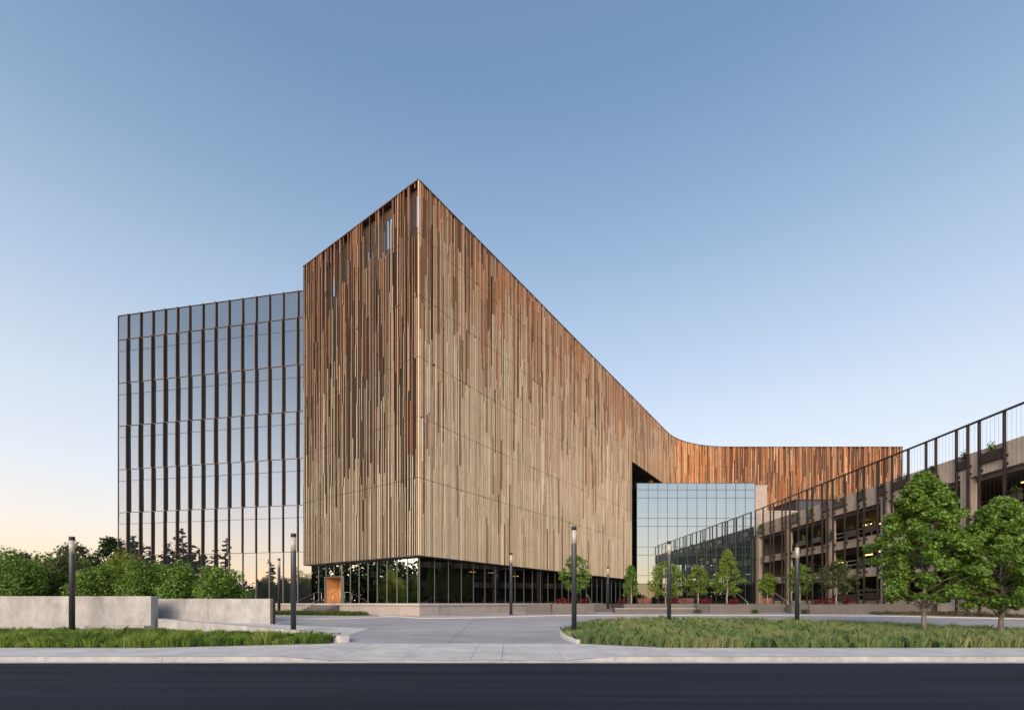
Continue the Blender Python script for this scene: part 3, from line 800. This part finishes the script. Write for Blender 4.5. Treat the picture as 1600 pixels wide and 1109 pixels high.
def leaves(name, pts, out, size, pal, parent, m, shape=LEAF4, droop=0.3, jit=0.35, flip=0.9):
    pts = np.asarray(pts); n = len(pts)
    out = np.asarray(out)
    nrm = out * 0.55 + rng.normal(0, flip * 0.6, (n, 3)) + np.array([0, 0, 0.55])
    nrm /= np.linalg.norm(nrm, axis=1, keepdims=True) + 1e-9
    ref = rng.normal(0, 1, (n, 3)) + np.array([0, 0, -droop])
    a = np.cross(nrm, ref); a /= np.linalg.norm(a, axis=1, keepdims=True) + 1e-9
    b = np.cross(nrm, a)
    s = size * rng.uniform(1 - jit, 1 + jit, n)
    k = len(shape)
    v = pts[:, None, :] + (a[:, None, :] * shape[None, :, 0, None] + b[:, None, :] * shape[None, :, 1, None]) * s[:, None, None]
    lo, hi = np.array(GREENS[pal][0]), np.array(GREENS[pal][1])
    t = np.clip(rng.beta(1.6, 2.0, n), 0, 1)[:, None]
    col = lo + (hi - lo) * t
    return np_mesh(name, v.reshape(-1, 3), n, k, m, parent, col)
def blob_points(cen, rad, n, shell=0.55, ztilt=0.0):
    d = rng.normal(0, 1, (n, 3)); d /= np.linalg.norm(d, axis=1, keepdims=True)
    r = (shell + (1 - shell) * rng.random(n)) ** 1.0
    return np.asarray(cen) + d * (r[:, None] * np.asarray(rad)), d
def limb(mb, p, q, r0, r1, n=4, wob=0.12, seg=6):
    p, q = Vector(p), Vector(q); L = (q - p).length; pts = []; rr = []
    for i in range(seg + 1):
        t = i / seg; w = wob * L * math.sin(math.pi * t) * 0.4
        pts.append(p.lerp(q, t) + Vector((random.uniform(-w, w), random.uniform(-w, w), w * 0.6))); rr.append(lerp(r0, r1, t))
    pts[0], pts[-1] = p, q
    mb.tube(pts, rr, n)
def make_tree(name, base, height, width, clear, pal, nclump, nleaf, lsize, label, cat='tree', group=None, prof=None, trunk_r=0.07, shape=LEAF4, bark='bark', clump=0.17, depth=None, lean=(0, 0), seedv=None):
    """prof(t) -> relative radius of the crown at height fraction t"""
    if seedv is not None: random.seed(seedv)
    prof = prof or (lambda t: (math.sin(math.pi * min(1, t * 0.86 + 0.14)) ** 0.75) * (1.0 if t < 0.4 else 1 - 0.45 * (t - 0.4)))
    root = empty(name, base); tag(root, label, cat, group)
    depth = depth or width
    ch = height - clear
    tb = MB()
    top = Vector((lean[0], lean[1], height * 0.9))
    pts = [Vector((0, 0, -0.1))] + [Vector((random.gauss(0, .025) * height * .3 + lean[0] * t, random.gauss(0, .025) * height * .3 + lean[1] * t, height * .9 * t)) for t in (.12, .28, .45, .62, .8, 1)]
    tb.tube(pts, [trunk_r * 1.35, trunk_r, trunk_r * .85, trunk_r * .65, trunk_r * .45, trunk_r * .28, trunk_r * .1], 9)
    P_, O_ = [], []
    for i in range(nclump):
        t = (i + random.random()) / nclump
        t = t ** 0.95
        rr = prof(t) * (0.35 + 0.65 * math.sqrt(random.random())) * random.uniform(0.72, 1.2) * (1 + 0.10 * math.sin(3 * i * 2.39996 + 7 * t))
        a = i * 2.39996 + random.uniform(-.5, .5)
        c = Vector((math.cos(a) * rr * width / 2 + lean[0] * t, math.sin(a) * rr * depth / 2 + lean[1] * t, clear + ch * (0.04 + 0.92 * t)))
        if i % 3 == 0:
            s0 = Vector((lean[0] * t * .6, lean[1] * t * .6, max(clear * .75, c.z - rr * width * 0.32)))
            limb(tb, s0, c, trunk_r * lerp(.42, .12, t), trunk_r * .06, 4)
        cr = clump * width * random.uniform(.65, 1.25)
        p, d = blob_points(c, (cr, cr, cr * .62), nleaf, .35)
        P_.append(p); O_.append(d)
    tb.build('trunk', M[bark], root, True)
    leaves('crown', np.concatenate(P_), np.concatenate(O_), lsize, pal, root, M['leaf'], shape)
    return root

def shrub(name, base, w, h, d, pal, n, lsize, label, cat='shrub', group=None, lobes=9, stems=5):
    root = empty(name, base); tag(root, label, cat, group)
    tb = MB(); P_, O_ = [], []
    for i in range(lobes):
        a = i * 2.4 + random.random(); r = math.sqrt((i + .5) / lobes)
        zc = h * (0.28 + 0.52 * (1 - r * r * .75) * random.uniform(.55, 1.15))
        c = (math.cos(a) * r * w * .36, math.sin(a) * r * d * .36, zc)
        rad = (w * random.uniform(.11, .27), d * random.uniform(.11, .27), h * random.uniform(.10, .24))
        p, o = blob_points(c, rad, n // lobes, .5); P_.append(p); O_.append(o)
        p, o = blob_points((c[0], c[1], zc * .5), (rad[0], rad[1], zc * .5), n // lobes // 2, .6); P_.append(p); O_.append(o)
        if i < stems: limb(tb, (c[0] * .2, c[1] * .2, -.1), c, .03 * h / 2, .008, 5)
    p = np.concatenate(P_); o = np.concatenate(O_); k = p[:, 2] > 0.02
    tb.build('stem', M['bark'], root)
    leaves('foliage', p[k], o[k], lsize, pal, root, M['leaf'])
    return root

# garage planters with plants
PLT = [(1187, 1196, 826, 831), (1239.5, 1251, 809, 815), (1250, 1265, 845, 851), (1266, 1273.5, 801, 807), (1274.4, 1289, 840, 846), (1290, 1298, 790, 797), (1298.5, 1306, 835, 842), (1307, 1325, 784, 791), (1326, 1345.5, 829, 837), (1346, 1355.5, 771, 779), (1356, 1377, 821, 828), (1378, 1388, 763, 771), (1400.5, 1425.5, 751, 761), (1502.6, 1519.5, 721, 731), (1538.5, 1577, 705, 718), (1578, 1604, 772, 780), (1307, 1325, 881, 887), (1346, 1355.6, 877, 884), (1307, 1345, 929, 936), (1356, 1378, 926.5, 934), (1266, 1274.4, 886, 892), (1454, 1469, 737, 746)]
for (x0, x1, y0, y1) in PLT:
    u0, u1 = zu(x1) + .1, zu(x0) - .1
    Z = fr_k((u0 + u1) / 2, 0).y; z1, z0 = iz(y0, Z), iz(y1, Z) - .05
    z0 = min(z0, z1 - .42)
    m = MB(); m.fbox(fr_k, u0, u1, .12, .40, z0, z1); m.fbox(fr_k, u0, u1, .40, .43, z0 - .03, z1 + .04); m.fbox(fr_k, u0, u1, .36, .385, z1 + .28, z1 + .31)
    o = par(m.build('hanging_planter', M['steel']), ga)
    n = int(60 * (u1 - u0)); P_, O_ = [], []
    for k in range(max(2, int((u1 - u0) / .55))):
        uu = random.uniform(u0 + .15, u1 - .15); q = fr_k(uu, .27); hh = random.uniform(.4, 1.0)
        p, dd = blob_points((q.x, q.y, z1 + hh * .5), (.28, .28, hh * .55), 55, .15); P_.append(p); O_.append(dd)
    lv = leaves('planter_leaves', np.concatenate(P_), np.concatenate(O_), .15, random.choice(('olive', 'hedge', 'box')), None, M['leaf'])
    lv.parent = o; lv.matrix_parent_inverse = o.matrix_parent_inverse.inverted() @ o.matrix_parent_inverse; lv.matrix_parent_inverse = Matrix.Translation((0, 0, 0))

# ------------------------------------------------------------------ walls on the left
def concrete_wall(name, x0, x1, y0, y1, zt, zb, joints, label):
    root = empty(name, ((x0 + x1) / 2, y0, zb)); tag(root, label, 'wall')
    xs = [x0] + joints + [x1]
    for a, b_ in zip(xs, xs[1:]):
        m = MB(); a2, b2 = a + .008, b_ - .008; c = .02
        v = []
        for z, i in ((zb, 0), (zt - c, 0), (zt, c)):
            v += [(a2 + i * .5, y0 + i, z), (b2 - i * .5, y0 + i, z), (b2 - i * .5, y1 - i, z), (a2 + i * .5, y1 - i, z)]
        f = [(3, 2, 1, 0), (8, 9, 10, 11)] + [(k * 4 + j, k * 4 + (j + 1) % 4, k * 4 + 4 + (j + 1) % 4, k * 4 + 4 + j) for k in range(2) for j in range(4)]
        par(m.add(v, f).build('wall_panel', M['wall']), root)
        for hx in np.arange(a + .8, b_ - .3, 1.6):
            for hz in (zt - .45, zt - 1.15):
                par(MB().tube([(hx, y0 - .001, hz), (hx, y0 + .03, hz)], .018, 8).build('tie_hole', M['planter']), root) if False else None
    return root
w1 = concrete_wall('concrete_wall', -62, -17.28, 22.0, 22.45, .34, -1.6, [-57 + 4.6 * i for i in range(8)], 'long pale grey concrete wall behind the grass, the farther from the doorway')
par(MB().box(-21.0, -17.3, 21.6, 21.99, -1.6, -1.06).build('footing', M['wall']), w1)
w2 = concrete_wall('concrete_wall', -17.95, -12.25, 23.3, 23.6, .23, -1.6, [ix(325, 23.3)], 'short pale concrete wall in two panels in front of the round shrubs')
par(MB().box(-12.24, -12.14, 23.32, 23.58, -1.3, .16).build('end_plate', M['steel']), w2)
lk = empty('low_kerb_wall', (-12, 20.5, -1.4)); tag(lk, 'low sloping concrete kerb wall running down beside the driveway', 'kerb wall')
a_, b_ = Vector((-17.2, 22.3)), Vector((-7.25, 18.9)); nn = 3
for k in range(nn):
    p, q = a_.lerp(b_, k / nn), a_.lerp(b_, (k + 1) / nn - .002); zt0, zt1 = lerp(-.74, -1.26, k / nn), lerp(-.74, -1.26, (k + 1) / nn)
    d = Vector((.09, .28)); v = [(p.x, p.y, -1.8), (q.x, q.y, -1.8), (q.x + d.x, q.y + d.y, -1.8), (p.x + d.x, p.y + d.y, -1.8), (p.x, p.y, zt0), (q.x, q.y, zt1), (q.x + d.x, q.y + d.y, zt1), (p.x + d.x, p.y + d.y, zt0)]
    par(MB().add(v, BOXF).build('kerb_panel', M['wall']), lk)
par(MB().prism([(-7.24, 18.9), (-6.5, 18.2), (-6.2, 17.5), (-6.45, 17.3), (-6.85, 17.6), (-7.2, 18.4)], -1.8, -1.24).build('kerb_end', M['gutter']), lk)
fill = MB(); fill.add([(-17.2, 22.6, -.8), (-7.2, 19.2, -1.425), (-7.2, 23.3, -1.263), (-17.9, 23.3, -.9)], [(0, 1, 2, 3)])
tag(fill.build('driveway_shoulder', M['walk']), kind='structure')

# ------------------------------------------------------------------ lamp posts
def lamp(x, Y, base, top_y, label, lit, footing=False):
    X = ix(x, Y); H = iz(top_y, Y) - base
    root = empty('lamp_post', (X, Y, base)); tag(root, label, 'lamp post', 'slim cylindrical lamp posts')
    r = .112
    MB().lathe([(r, 0 if not footing else .26), (r, H - .78), (r * .98, H - .77)], 20).build('pole', M['pole'], root, False)
    bpy.context.view_layer.objects.active = None
    ln = MB().lathe([(r * .93, H - .77), (r * .93, H - .17)], 20).build('lens', M['lens'], root)
    MB().lathe([(r * .3, H - .74), (r * .3, H - .2)], 10).build('lamp_core', M['glow'], ln)
    MB().lathe([(r * 1.02, H - .17), (r * 1.02, H - .015), (r * .9, H)], 20).build('cap', M['cap'], root)
    if footing: MB().box(-.42, .42, -.36, .36, -.35, .26).build('footing', M['gutter'], root)
    else: MB().lathe([(r * 1.5, -.05), (r * 1.5, .02), (r * 1.1, .03)], 20).build('base_plate', M['pole'], root)
    for o in root.children:
        if o.name.startswith(('pole', 'lens', 'cap')):
            for p in o.data.polygons:
                if abs(p.normal.z) < .5: p.use_smooth = True
    return root
lamp(112.5, 21.0, -1.5, 838, 'lamp post in the grass in front of the long concrete wall', False)
lamp(458.5, 20.2, -1.60, 833, 'lamp post on a square concrete footing beside the driveway', False, True)
lamp(897, 20.4, gz(0, 20.4) + .08, 822, 'lamp post at the rounded end of the grass island', True)
lamp(1045.5, 26.4, gz(0, 26.4) + .08, 845, 'lamp post at the back of the grass island, in front of the glass atrium', False)
lamp(1245.5, 25.6, gz(0, 25.6) + .08, 850, 'lamp post at the back of the grass island, in front of the parking garage', True)
lamp(798.5, 34.0, -.86 + .05, 863, 'lamp post on the pale pavement beside the copper facade', True)
lamp(950, 44.0, -.86 + .05, 885, 'small far lamp post between the planters, in front of the dark ground floor', False)
lamp(436, 38.4, -.86 + .03, 872, 'small far lamp post in front of the glass wing', False)

# ------------------------------------------------------------------ plaza, steps and planters
plaza = MB()
plaza.prism([(6.6, 38.6), (6.6, 45.2), (9.6, 45.2), (9.6, 39.0), (15.6, 38.4), (18.9, 38.4), (18.9, 39.6), (23.4, 39.6), (23.4, 37.6), (28, 37.4), (36.2, 39), (36.2, 69.1), (18.9, 69.1), (5.0, 46.5), (4.0, 38.6)], -1.2, -.06)
tag(plaza.build('plaza', M['planter']), kind='structure')
def planter(x0, x1, Y, dep, zt, label, chamfer=0.0, tiers=False):
    X0, X1 = ix(x0, Y), ix(x1, Y); root = empty('stone_planter', ((X0 + X1) / 2, Y, -.86)); tag(root, label, 'planter', 'grey planters along the plaza edge')
    o = root.location
    poly = [(X0 + chamfer, Y), (X1, Y), (X1, Y + dep), (X0, Y + dep)] if not chamfer else [(X0 + chamfer, Y), (X1, Y), (X1, Y + dep), (X0, Y + dep), (X0, Y + chamfer * 1.6)]
    n = max(2, int((X1 - X0) / 1.7))
    for k in range(n):
        a, b_ = lerp(X0 + chamfer, X1, k / n), lerp(X0 + chamfer, X1, (k + 1) / n)
        par(MB().box(a + .004, b_ - .004, Y - .03, Y + .12, -1.1, zt).build('front_panel', M['planter']), root)
    ins = [(x, y + (.121 if y < Y + .1 else 0)) for x, y in poly]
    par(MB().prism(ins, -1.1, zt - .004).build('body', M['planter']), root)
    par(MB().prism([(lerp((X0 + X1) / 2, x, .93), lerp(Y + dep / 2, y, .88)) for x, y in poly], zt - .2, zt + .01).build('soil', M['soil']), root)
    if tiers: par(MB().box(X0 - .9, X1 + .02, Y - .62, Y - .034, -1.1, -.47).build('bench_tier', M['planter']), root); par(MB().box(X0 - .92, X1 + .03, Y - .66, Y - .033, -.468, -.42).build('bench_top', M['plinthcap']), root)
    return root
planter(863, 928, 36.4, 1.8, -.05, 'grey planter with red plants nearest the copper facade')
planter(975, 1098, 38.6, 1.9, -.05, 'long low grey planter with a bench step in front', tiers=True)
planter(1097, 1172, 36.8, 2.0, -.10, 'grey planter with angled end below the tallest small plaza tree', chamfer=.6)
planter(1250, 1353, 36.0, 1.9, -.10, 'grey planter with red plants in front of the parking garage', chamfer=.7)
def steps(X0, X1, Y, n, z_top, label, rails=()):
    root = empty('plaza_steps', ((X0 + X1) / 2, Y, -.86)); tag(root, label, 'steps')
    h = (z_top + .86 + .02) / n
    for k in range(n): par(MB().box(X0, X1, Y + k * .34, Y + (k + 1) * .34 - .004, -1.2, -.86 + (k + 1) * h).build('step', M['planter']), root)
    for X in rails:
        m = MB(); m.tube([(X, Y - .15, -.8), (X, Y - .15, .1), (X, Y + n * .34, .1 + z_top + .86), (X, Y + n * .34 + .3, .1 + z_top + .86), (X, Y + n * .34 + .3, z_top)], .028, 8)
        par(m.build('handrail', M['rail'], smooth=True), root)
steps(18.95, 23.3, 37.8, 5, -.07, 'wide grey plaza steps with handrails between two planters', (19.3, 22.6))
steps(6.65, 9.55, 43.4, 5, -.07, 'grey steps behind the small far lamp post', (7.4,))
steps(1.2, 3.2, 36.9, 4, -.1, 'short steps beside the plinth next to the first planter')
def bench(x0, x1, Y, label):
    X0, X1 = ix(x0, Y), ix(x1, Y); w = X1 - X0; root = empty('curved_bench', ((X0 + X1) / 2, Y, -.06)); tag(root, label, 'bench', 'rust red plaza benches')
    n = 8; v = []; f = []
    def arc(r0, r1, z0, z1):
        m = MB(); v = []
        for i in range(n + 1):
            t = lerp(-.9, .9, i / n)
            for r, z in ((r0, z0), (r1, z0), (r1, z1), (r0, z1)): v.append((math.sin(t) * r * w * .62, (1 - math.cos(t)) * -r * w * .4 + r * .3, z))
        m.add(v, [(i * 4 + j, i * 4 + 4 + j, i * 4 + 4 + (j + 1) % 4, i * 4 + (j + 1) % 4) for i in range(n) for j in range(4)] + [(0, 1, 2, 3), tuple(n * 4 + j for j in (3, 2, 1, 0))])
        return m
    arc(.55, 1.0, .12, .34).build('seat', M['bench'], root)
    arc(.96, 1.04, .34, .56).build('backrest', M['bench'], root)
    arc(.62, .92, -.02, .12).build('base', M['planter'], root)
    return root
bench(997, 1019, 45.0, 'rust red bench under the narrow young tree')
bench(1061, 1085, 44.5, 'rust red bench between two young trees in front of the atrium')
bench(1189, 1208, 43.0, 'rust red bench at the top of the wide plaza steps')

# red plants in the planters
def red(x, Y, w, h, label):
    shrub('red_plant', (ix(x, Y), Y, -.08), w, h, w * .8, 'red', 220, .13, label, 'plant', 'red leaved planter plants', lobes=5, stems=3)
for x, Y, w, h, l in ((878, 37.4, 1.1, .55, 'red plant in the planter just left of the island lamp post'), (889, 37.6, .6, .5, 'small red plant close against the island lamp post'), (912, 37.4, 1.0, .55, 'red plant in the planter just beyond the island lamp post'),
                      (972, 39.6, .9, .5, 'red plant at the near end of the long planter'), (1053, 39.5, .8, .55, 'red plant beside the atrium lamp post'), (1104, 39.2, 1.5, .55, 'red plant at the foot of the bushy round-topped young tree'), (1148, 38.0, 1.2, .5, 'red plant beside the tallest small plaza tree'),
                      (1278, 37.0, .8, .5, 'red plant at the angled end of the garage planter'), (1296, 37.1, 1.2, .65, 'red plant beside the trunk of the garage planter tree'), (1323, 37.1, 1.1, .6, 'red plant at the far end of the garage planter')):
    red(x, Y, w, h, l)
for x, y, Y, l in ((1180, 958, 36.6, 'olive tuft at the corner of the angled planter'), (1258, 959, 35.6, 'olive tuft at the corner of the garage planter'), (1090, 957, 37.4, 'olive tuft at the end of the bench step')):
    shrub('low_tuft', (ix(x, Y), Y, gz(0, Y) + .04), .75, .42, .6, 'olive', 220, .12, l, 'plant', lobes=5, stems=3)

# ------------------------------------------------------------------ young plaza trees
G8 = 'young trees on the plaza'
cone = lambda t: (1 - t) ** .8 * 1.0 + .06 if t > .25 else lerp(.55, .85, t / .25)
oval = lambda t: math.sin(math.pi * min(1, .12 + t * .86)) ** .7
def yt(x, Y, top, bot, w_px, pal, label, prof, seed):
    H = iz(top, Y) + .06; cl = iz(bot, Y) + .06; w = w_px * Y / F
    make_tree('young_tree', (ix(x, Y), Y, -.06), H, w, max(.3, cl), pal, 50, 75, .15, label, 'tree', G8, prof, trunk_r=.05, bark='paleb', clump=.15, seedv=seed)
yt(899, 37.3, 866, 926, 44, 'maple', 'young tree in the planter nearest the copper facade', oval, 1)
yt(986, 41.0, 882, 932, 32, 'maple', 'narrow pointed young tree in front of the atrium edge', cone, 2)
yt(1040, 40.0, 876, 933, 54, 'lime', 'broad young tree directly behind the atrium lamp post', oval, 3)
yt(1091, 40.0, 884, 930, 38, 'lime', 'small bushy young tree between benches and angled planter', oval, 4)
yt(1136, 38.0, 857, 928, 50, 'lime', 'tallest bright green young tree standing over the angled planter', cone, 5)
yt(1199, 43.0, 895, 930, 26, 'lime', 'small young tree beside the wide plaza steps', oval, 6)
yt(1250, 40.0, 880, 928, 34, 'maple', 'young tree behind the garage lamp post', oval, 7)
yt(1307, 37.0, 878, 924, 56, 'olive', 'spreading young tree in the planter before the garage', lambda t: oval(t) * (1.25 - .5 * t), 8)

# ------------------------------------------------------------------ big trees on the island
egg = lambda t: (math.sin(math.pi * min(1, .16 + t * .84)) ** .62) * (1.1 - .42 * t - .12 * t * t)
def bt(x, Y, top, bot, w_px, label, seed, nc):
    b0 = gz(0, Y) + .05; H = iz(top, Y) - b0; cl = iz(bot, Y) - b0; w = w_px * Y / F
    make_tree('maple_tree', (ix(x, Y), Y, b0), H, w * .84, cl, 'maple', nc, 200, .115, label, 'tree', 'maples on the grass island', egg, trunk_r=.085, shape=LEAF7, bark='bark', clump=.092, seedv=seed)
bt(1444, 20.6, 734, 945, 158, 'big leafy maple on the grass island, nearer the driveway entrance', 21, 190)
bt(1563, 19.6, 772, 955, 160, 'big leafy maple on the grass island, cut by the photo edge', 22, 190)

# ------------------------------------------------------------------ shrubs behind the walls
HD = 'shrubs behind the concrete walls'
for (x, Y, top, w_px, pal, label) in (
        (-35, 27, 850, 110, 'hedge', 'dark green shrub at the far end of the long wall'), (22, 26.5, 853, 90, 'hedge', 'dark rounded shrub second along the long wall'), (66, 29, 868, 80, 'hedge', 'mid green low shrub behind the long wall, in the dip'),
        (100, 30, 850, 84, 'olive', 'tall olive green shrub just behind the wall lamp post'), (148, 27.5, 866, 80, 'hedge', 'mid green shrub behind the wall, next after the lamp post'),
        (196, 33, 860, 70, 'yellow', 'yellow green shrub at the corner of the glass wing'), (222, 27, 868, 74, 'hedge', 'dark shrub in front of the glass wing corner'),
        (-8, 31, 858, 70, 'olive', 'olive shrub peeping over the dark rounded ones at the photo edge'), (44, 32, 872, 60, 'lime', 'light green shrub in the gap behind the long wall'), (124, 32.5, 858, 56, 'hedge', 'taller shrub rising behind the wall lamp post, towards the glass wing'), (172, 30, 872, 60, 'lime', 'light green shrub between the darker ones near the glass wing'), (248, 28.5, 874, 46, 'hedge', 'small dark shrub where the two concrete walls meet'),
        (280, 25.6, 878, 68, 'maple', 'round green shrub behind the short wall, beside the long wall'), (345, 25.4, 873, 86, 'maple', 'largest round green shrub behind the short wall')):
    b0 = -1.0; h = iz(top, Y) - b0; w = w_px * Y / F
    shrub('leafy_shrub', (ix(x, Y), Y, b0), w, h * 1.04, w, pal, 5600, .14, label, 'shrub', HD, lobes=16)
for (x, Y, top, w, pal, label, s) in ((172, 62, 838, 5.5, 'dark', 'dark distant tree rising above the shrubs beside the glass wing', 31), (30, 60, 866, 11, 'dark', 'dark distant tree low over the far shrubs', 32), (115, 66, 850, 8, 'olive', 'distant olive tree behind the wall lamp post', 33)):
    make_tree('distant_tree', (ix(x, Y), Y, -.9), iz(top, Y) + .9, w, 1.5, pal, 60, 60, .42, label, 'tree', 'distant trees on the left', egg, trunk_r=.2, seedv=s)
shrub('terrace_shrub', (ix(1016, 73.5), 73.6, 18.05), 1.9, 1.9, 1.4, 'amberleaf', 260, .22, 'orange leaved shrub on the atrium roof terrace', 'shrub', None, lobes=6)
shrub('terrace_shrub', (ix(1000, 72), 72.2, 18.05), 1.6, 1.2, 1.2, 'olive', 200, .2, 'small dark shrub on the atrium roof terrace', 'shrub', None, lobes=5)

# ------------------------------------------------------------------ trees across the road, seen mirrored in the glass
def conifer(X, Y, H, W, label, seed):
    random.seed(seed); root = empty('conifer', (X, Y, -1.6)); tag(root, label, 'tree', 'conifers across the road')
    tb = MB(); tb.tube([(0, 0, 0), (.1, 0, H * .4), (0, .1, H)], [.28, .2, .03], 8)
    P_, O_ = [], []
    z = H * .18
    while z < H * .98:
        t = z / H; L = W * (1 - t) ** .7 * random.uniform(.45, 1.1) * .5 + .25
        a = random.uniform(0, 6.28); e_ = (math.cos(a) * L, math.sin(a) * L, z - L * .18 + random.uniform(-.1, .35))
        tb.tube([(0, 0, z), (e_[0] * .5, e_[1] * .5, z + .1), e_], [.06, .04, .015], 4)
        for k in range(4):
            f_ = .35 + .2 * k; c = (e_[0] * f_, e_[1] * f_, lerp(z, e_[2], f_))
            p, d = blob_points(c, (.38, .38, .14), 16, .2); P_.append(p); O_.append(d)
        z += H * random.uniform(.008, .026)
    tb.build('trunk', M['bark'], root); leaves('crown', np.concatenate(P_), np.concatenate(O_), .34, 'conifer', root, M['needle'])
def mirror_pos(x, k):
    u = u_of(x); q = fr_g(u, 0); v = Vector((q.x, q.y)).normalized(); r = v - 2 * v.dot(NG) * NG
    return q + r * k
for i, (x, k, H, W) in enumerate(((212, 66, 15.5, 5.5), (268, 62, 13.5, 5.5), (291, 64, 17.0, 6.5), (352, 66, 16.0, 5.0), (424, 60, 10.5, 4.0))):
    q = mirror_pos(x, k)
    conifer(q.x, q.y, H, W, ('tall conifer mirrored at the outer edge of the glass wing', 'shorter of the two conifers mirrored side by side in the glass wing', 'fullest tall conifer mirrored in the glass wing', 'thin conifer mirrored above the largest round shrub', 'small conifer mirrored low beside the far lamp post')[i], 60 + i)
P_, O_ = [], []
for i in range(150):
    a = lerp(R(92), R(-200), 0) if False else lerp(R(160), R(395), i / 149) + random.uniform(-.02, .02)
    rr = random.uniform(58, 74); X, Y = -6 + math.cos(a) * rr * 1.25, 22 + math.sin(a) * rr * .92
    if Y > 34: continue
    h = random.uniform(8, 10.5) if R(160) < a < R(192) else random.uniform(5.2, 7.4) if R(192) <= a < R(238) else random.uniform(3.4, 6.2)
    p, d = blob_points((X, Y, -1.6 + h * .5), (random.uniform(2.2, 3.8), random.uniform(2.2, 3.8), h * .55), 190, .6); P_.append(p); O_.append(d)
for i in range(46):
    X, Y = random.uniform(-72, -60), 18.5 + i * .65
    h = random.uniform(8.5, 11.5)
    p, d = blob_points((X, Y, -1.4 + h * .5), (random.uniform(2, 3), random.uniform(2, 3), h * .55), 190, .5); P_.append(p); O_.append(d)
far = leaves('distant_woodland', np.concatenate(P_), np.concatenate(O_), 1.0, 'dark', None, M['leaf'])
tag(far, 'dark belt of trees across the road, seen in the glass', 'woodland', kind='stuff')

# ------------------------------------------------------------------ grass
def inside(P_, x, y):
    x = np.asarray(x); y = np.asarray(y); r = np.zeros(len(x), bool); n = len(P_); j = n - 1
    for i in range(n):
        xi, yi = P_[i]; xj, yj = P_[j]
        c = ((yi > y) != (yj > y)) & (x < (xj - xi) * (y - yi) / (yj - yi + 1e-12) + xi); r ^= c; j = i
    return r
gzv = np.vectorize(lambda y: gz(0, y))
def grass(name, poly, n, blades, h, pals, label, zoff, xr=None, spread=.16, lean=.55, mound=.25):
    xs = [p[0] for p in poly]; ys = [p[1] for p in poly]
    lo, hi = (min(xs), max(xs)) if xr is None else xr
    x = rng.uniform(lo, hi, n * 3); y = rng.uniform(min(ys), max(ys), n * 3); k = inside(poly, x, y); x, y = x[k][:n], y[k][:n]
    m = len(x)
    hh = h(x, y) * rng.uniform(.6, 1.3, m) * (1 + mound * (np.sin(x * 3.1 + 1.7 * np.sin(y * 2.2)) * np.sin(y * 4.3 + x * .9) + .6 * np.sin(x * 7.7 + y * 5)))
    t = (np.sin(x * 1.3 + np.sin(y * 1.9)) * .5 + np.sin(y * 2.3 + x * .6) * .3 + rng.normal(0, .35, m)) * .5 + .5
    t = np.clip(t, 0, 1)
    X = np.repeat(x, blades); Y = np.repeat(y, blades); H_ = np.repeat(hh, blades) * rng.uniform(.6, 1.1, m * blades); T = np.repeat(t, blades)
    N = len(X); a = rng.uniform(0, 2 * np.pi, N); r = spread * np.sqrt(rng.random(N))
    bx, by = X + np.cos(a) * r * .5, Y + np.sin(a) * r * .5
    ok = inside(poly, bx, by)
    bz = gzv(by) + zoff
    ln = lean * H_ * (r / spread) * rng.uniform(.4, 1.3, N)
    dx, dy = np.cos(a) * ln, np.sin(a) * ln
    w = rng.uniform(.003, .0075, N); pa = a + np.pi / 2 + rng.normal(0, .6, N); wx, wy = np.cos(pa) * w, np.sin(pa) * w
    z1 = H_ * .62; z2 = H_ * (1 - .25 * (r / spread) ** 2)
    B = np.stack
    q = B([B([bx - wx, by - wy, bz - .02], 1), B([bx + wx, by + wy, bz - .02], 1), B([bx + dx * .4 + wx * .8, by + dy * .4 + wy * .8, bz + z1], 1), B([bx + dx, by + dy, bz + z2], 1), B([bx + dx * .4 - wx * .8, by + dy * .4 - wy * .8, bz + z1], 1)], 1)
    c0, c1, c2 = [np.array(c) for c in pals]
    T = T[:, None]; col = np.where(T < .5, c0 + (c1 - c0) * T * 2, c1 + (c2 - c1) * (T - .5) * 2) * rng.uniform(.75, 1.25, (N, 1))
    q, col = q[ok], col[ok]
    tag(np_mesh(name, q.reshape(-1, 3), len(q), 5, M['grass'], None, col), label, 'grass', kind='stuff')
grass('tall_grass', LAWN_L, 1900, 80, lambda x, y: np.where(y > 18.6, .17, .32), ((0.08, 0.16, 0.035), (0.16, 0.27, 0.045), (0.26, 0.33, 0.075)), 'tufted bright green grass along the concrete walls', .02, (-26, -6.7), .34, .7, .38)
grass('island_grass', ISL, 6000, 58, lambda x, y: np.where(y > 18.3, .27, .36), ((0.13, 0.215, 0.09), (0.21, 0.30, 0.115), (0.34, 0.36, 0.165)), 'soft feathery green grass filling the driveway island', .02, (2.0, 28), .20, .6)
grass('strip_grass', STRIP, 700, 24, lambda x, y: np.full(len(x), .26), ((0.05, 0.10, 0.025), (0.10, 0.16, 0.03), (0.17, 0.18, 0.05)), 'strip of grass below the entrance steps', .05, None, .2)
grass('garage_grass', GARB, 420, 16, lambda x, y: np.full(len(x), .22), ((0.06, 0.07, 0.03), (0.10, 0.10, 0.05), (0.18, 0.15, 0.09)), 'sparse dry grass at the foot of the parking garage', .06, None, .2)
